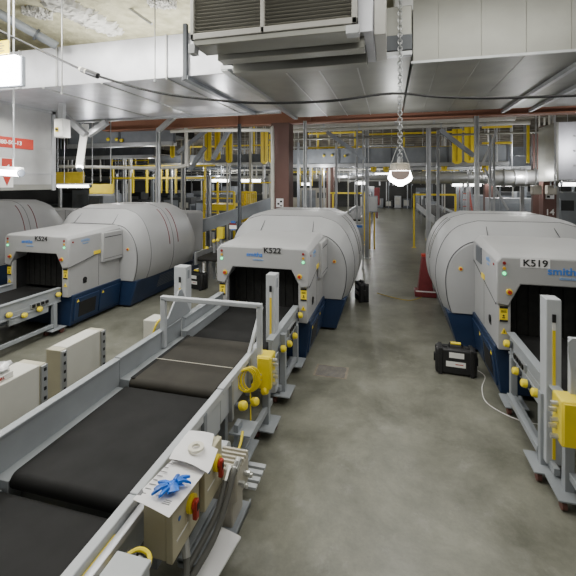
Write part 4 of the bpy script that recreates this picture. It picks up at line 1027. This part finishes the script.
# red ladder
la = empty('ladder', (at(466, 200, 20).x, 20, 0), 'red stepladder standing far behind the K519 drum', 'ladder')
for s in (-1, 1):
    MB().bar((s * .45, 0, 0), (s * .2, .5, 2.45), .07, .07).build('rail', M['steelr'], la); MB().bar((s * .45, 1.2, 0), (s * .2, .55, 2.45), .05, .05).build('rear_rail', M['steelr'], la)
for k in range(7):
    t = (k + 1) / 8; MB().bar((-.45 + .25 * t, .5 * t, 2.45 * t), (.45 - .25 * t, .5 * t, 2.45 * t), .06, .04).build('rung', M['steelr'], la)
# ---------------------------------------------------------------- far machinery between the posts
rg3 = random.Random(5)
jm = mat('joist_steel', (.15, .135, .11), .7, noise=.55, nscale=1.3)
for k in range(24):
    Y = 10.9 + k * 1.25
    x0 = max(XL + .3, at(20, 180, Y).x); x1 = min(XR - .3, at(600, 180, Y).x)
    o = empty('ceiling_joist', (x0, Y, 5.2), 'dark steel joist crossing under the distant ceiling', 'joist', 'ceiling joists in the distance'); L = x1 - x0
    MB().box(0, L, -.06, .06, 0, .06).build('bottom_chord', jm, o); MB().box(0, L, -.06, .06, .49, .55).build('top_chord', jm, o)
    MB().box(0, L, -.012, .012, .06, .49).build('web', jm, o)
rg2 = random.Random(11)
taken = []
def free(x0, x1, y0, y1, z0, z1):
    for b in taken:
        if x0 < b[1] and x1 > b[0] and y0 < b[3] and y1 > b[2] and z0 < b[5] and z1 > b[4]: return False
    taken.append((x0, x1, y0, y1, z0, z1)); return True
for b in ((-3.2, 3.8, 18, 46, 0, 2.2), (-13, 10, 13.4, 16.4, 2.6, 5), (-5, 9, 17.5, 19.4, 2.8, 4.2), (-6, 0, 11, 17, 0, 3), (1, 3, 10, 17, 0, 2), (at(466, 200, 20).x - .7, at(466, 200, 20).x + .7, 19.5, 22, 0, 2.6)): taken.append(b)
proto = None
def far_post(x, Y, z0, z1, r, m):
    o = MB().bar((0, 0, 0), (0, 0, z1 - z0), r, r).build('hanger_rod', M[m]); o.location = (x, Y, z0)
    return tag(o, 'thin grey rod or post among the distant machinery', 'rod', 'thin rods among the distant machinery')
for k in range(210):
    Y = rg2.choice((13, 15, 17, 19, 22, 26, 30, 34, 38)) + rg2.uniform(-.8, .8)
    xp = rg2.uniform(55, 590)
    x = at(xp, 180, Y).x
    if -1.2 < x < 1.6 or x < XL + .5 or x > XR - .5: continue
    if rg2.random() < .5: far_post(x, Y, 0, rg2.choice((2.6, 3.1, 4.0, CZ)), rg2.choice((.05, .07, .1)), rg2.choice(('strut', 'greym', 'strut', 'pipe')))
    else: far_post(x, Y, rg2.uniform(2.6, 3.4), CZ, rg2.choice((.025, .035, .05)), rg2.choice(('strut', 'greyl', 'strut', 'pipe')))
far_m = []
for k in range(74):
    Y = rg2.uniform(17, 40); xp = rg2.uniform(60, 590); x = at(xp, 180, Y).x
    if -2.4 < x < 2.6 or x < XL + 2 or x > XR - 2: continue
    w, d, h = rg2.uniform(.5, 1.6), rg2.uniform(.4, 1.0), rg2.uniform(.8, 2.3)
    if not free(x - w, x + w, Y - d - .05, Y + d, 0, h): continue
    o = empty('machine_cabinet', (x, Y, 0), 'dim grey machine cabinet standing in the distance', 'cabinet', 'machine cabinets in the distance')
    MB().box(-w, w, -d, d, .08, h).build('body', M[rg2.choice(('clut', 'greym', 'greyd', 'grey', 'motor', 'clut'))], o, .02)
    MB().box(-w * .9, w * .1, -d - .015, -d, .2, h * .9).build('door', M[rg2.choice(('greym', 'greyd', 'grey'))], o)
    MB().box(w * .2, w * .8, -d - .02, -d, h * .55, h * .8).build('panel', M[rg2.choice(('clut', 'strut', 'yeld', 'pipe'))], o)
    MB().box(-w, w, -d, d, 0, .08).build('plinth', M['clut'], o)
for k in range(26):
    Y = 12.5 + k * 1.15; zz = rg2.choice((2.75, 3.0, 3.3, 3.7, 4.1, 4.5)) + rg2.uniform(-.1, .1)
    xa = at(rg2.uniform(50, 330), 180, Y).x; xb = at(rg2.uniform(350, 580), 180, Y).x
    xa = max(xa, XL + 1); xb = min(xb, XR - 1)
    r = rg2.choice((.03, .05, .08, .12))
    if not free(xa, xb, Y - r, Y + r, zz - r, zz + r): continue
    mm = rg2.choice(('strut', 'greym', 'pipe', 'galvd', 'greyd', 'strut'))
    o = empty('service_pipe', (xa, Y, zz), 'one of many pipes crossing under the distant ceiling', 'pipe', 'pipes crossing under the distant ceiling')
    MB().rod((0, 0, 0), (xb - xa, 0, 0), r, 8).build('pipe', M[mm], o)
    for q in range(1, 5): MB().rod(((xb - xa) * q / 5, 0, 0), ((xb - xa) * q / 5, 0, CZ - zz), .014, 5).build('hanger', M['strut'], o)
for k in range(12):
    Y = 16 + k * 2.0; zz = rg2.uniform(2.9, 4.2); xp = rg2.uniform(60, 560); x = at(xp, 180, Y).x; w = rg2.uniform(1.5, 4)
    x = min(max(x, XL + w + .5), XR - w - .5)
    if not free(x - w, x + w, Y - .6, Y + .6, zz - .2, zz + .3): continue
    o = empty('overhead_conveyor', (x, Y, zz), 'dark overhead conveyor section in the distance', 'conveyor', 'overhead conveyors in the distance')
    MB().box(-w, w, -.5, .5, 0, .12).build('belt', M['belt'], o); MB().box(-w, w, -.56, -.5, -.15, .25).box(-w, w, .5, .56, -.15, .25).build('side_panel', M[rg2.choice(('greym', 'greyd'))], o)
    for s in (-.8, .8): MB().rod((w * s, 0, .12), (w * s, 0, CZ - zz), .02, 6).build('hanger', M['strut'], o)
for k in range(10):
    Y = 17 + k * 2.3; zz = rg2.uniform(2.9, 3.9); x = at(rg2.choice((130, 170, 210, 250, 310, 340, 440, 470, 520, 560)), 180, Y).x; w = rg2.uniform(.8, 1.8)
    x = min(max(x, XL + w + .5), XR - w - .5)
    if not free(x - w, x + w, Y - .1, Y + .9, zz - .15, zz + 1.05): continue
    o = empty('yellow_railing', (x, Y, zz), 'short yellow railing on a distant raised walkway', 'railing', 'short yellow railings in the distance')
    for z in (.5, 1.0): MB().bar((-w, 0, z), (w, 0, z), .05, .05).build('rail', M['yel'], o)
    for q in (-1, -.3, .3, 1): MB().bar((w * q, 0, 0), (w * q, 0, 1.0), .05, .05).build('post', M['yel'], o)
    MB().box(-w, w, -.04, .8, -.12, 0).build('deck', M['greyd'], o)
    for s in (-.9, .9): MB().rod((w * s, .4, 0), (w * s, .4, CZ - zz), .02, 6).build('hanger', M['strut'], o)
for k in range(9):
    Y = 30.6 + k * 1.35; s_ = -1 if k % 2 else 1
    for sx, X0 in ((-1, -1.75), (1, 2.75)):
        w, h = rg2.uniform(.3, .5), rg2.uniform(1.2, 2.4)
        o = empty('machine_cabinet', (X0 + sx * rg2.uniform(0, .3), Y, 0), 'dim grey machine cabinet standing in the distance', 'cabinet', 'machine cabinets in the distance')
        MB().box(-w, w, -.4, .4, .05, h).build('body', M[rg2.choice(('greym', 'strut', 'greyd', 'clut'))], o, .02)
        MB().box(-w * .8, w * .5, -.42, -.4, h * .4, h * .9).build('panel', M[rg2.choice(('strut', 'pipe', 'greyd'))], o)
        MB().box(-w, w, -.4, .4, 0, .05).build('plinth', M['clut'], o)
for k, (X0, w, h, mm) in enumerate(((-1.2, .5, 1.0, 'grey'), (-.1, .4, .8, 'clut'), (.8, .35, 1.3, 'strut'), (1.7, .4, 1.0, 'greyd'))):
    o = empty('machine_cabinet', (X0, 42.6, 0), 'dim grey machine cabinet standing in the distance', 'cabinet', 'machine cabinets in the distance')
    MB().box(-w, w, -.4, .4, .05, h).build('body', M[mm], o, .02); MB().box(-w * .8, w * .5, -.42, -.4, h * .3, h * .9).build('panel', M['pipe'], o); MB().box(-w, w, -.4, .4, 0, .05).build('plinth', M['clut'], o)
for k in range(14):
    far_post(rg2.uniform(-1.3, 2.3), 42 + rg2.uniform(-.6, .6), rg2.choice((0, 2.4)), CZ, rg2.choice((.05, .09, .14)), rg2.choice(('strut', 'greym', 'greyl')))
far_l = [(300, 26, 3.1), (340, 30, 3.0), (420, 33, 2.9), (450, 30, 3.0), (395, 36, 3.2), (150, 22, 2.9), (185, 26, 2.9), (560, 26, 2.9), (520, 33, 3.1), (375, 28, 3.3)]
for x, Y, z in far_l:
    q = at(x, 180, Y); tube_lamp((q.x, Y, z), (q.x + 1.2, Y, z), 'small glowing tube lamp in the far distance', 'farL', .06, 'far tube lamps')

# ---------------------------------------------------------------- lights
w = bpy.data.worlds.new('world'); SC.world = w; w.use_nodes = True
w.node_tree.nodes['Background'].inputs[0].default_value = (1, .985, .93, 1); w.node_tree.nodes['Background'].inputs[1].default_value = .24
def area(loc, rot, sx, sy, e, col=(1, .99, .925)):  # unseen area lamps, added as fill for the scene
    l = bpy.data.lights.new('added_area_fill', 'AREA'); l.shape = 'RECTANGLE'; l.size = sx; l.size_y = sy; l.energy = e; l.color = col
    o = bpy.data.objects.new('added_area_fill', l); COL.objects.link(o); o.location = loc; o.rotation_euler = rot; o.visible_camera = True
    return o
area((-2.8, 3.4, 5.15), (.2, 0, 0), 1.2, 1.0, 55)
area((-5.0, 3.6, 5.2), (.2, 0, 0), 2.6, 1.0, 125)
area((1.6, 3.4, 5.3), (.3, 0, 0), 3.0, 1.0, 75)
area((-8.5, 3.0, 5.3), (.3, 0, 0), 2.6, 1.0, 75)
area((-1.2, 1.4, 5.1), (.1, 0, 0), 5, 1.8, 85)
def spot(loc, e):  # spots without fixtures, added to brighten the scanner tops
    l = bpy.data.lights.new('added_spot_fill', 'SPOT'); l.energy = e; l.shadow_soft_size = .03; l.spot_size = 2.6; l.spot_blend = .6; l.color = (1, .99, .925)
    o = bpy.data.objects.new('added_spot_fill', l); COL.objects.link(o); o.location = loc
for x in (-10.4, -7.0, -5.4, -2.7, -1.0, 1.3, 2.9):
    for y in (6.2, 8.0): spot((x, y, 4.16), 46)
area((-4.6, 6.6, 5.05), (PI, 0, 0), 3.5, 1.6, 60)  # hidden uplight added on top of the left duct to brighten the ceiling
def point(loc, e, r=.1):  # serves the visible lamps and the added fill points
    l = bpy.data.lights.new('lamp_and_fill_light', 'POINT'); l.energy = e; l.shadow_soft_size = r
    o = bpy.data.objects.new('lamp_and_fill_light', l); COL.objects.link(o); o.location = loc
for k in range(26):  # scattered fill points without fixtures, added to brighten the background
    Y = 12 + k * 1.15
    for xx in (-9.5 - .25 * k, -3.2, 3.6 + .1 * k):
        point((xx + (k % 3) * .8, Y, 2.9 + .25 * (k % 5)), 32 + k * 1.4, .03)
for x, y, e in ((-3.9, 8.6, 26), (.1, 8.8, 30), (-8.2, 9.2, 18), (4.9, 9.0, 55)): point((x, y, 3.6), e, .04)  # more added fill points; the last brightens the right-hand duct box
point(hl + Vector((0, 0, -.35)), 26, .14)
point(fl + Vector((.25, -.45, -.1)), 120, .12)
point(at(20, 172, 4.2) + Vector((.1, -.15, 0)), 25, .1)
point(at(80, 150, 6.2) + Vector((.1, -.3, -.1)), 25)
SC.view_settings.view_transform = 'AgX'
SC.view_settings.look = 'None'
SC.view_settings.exposure = .06
try:
    SC.cycles.use_denoising = True; SC.cycles.max_bounces = 6
except Exception: pass
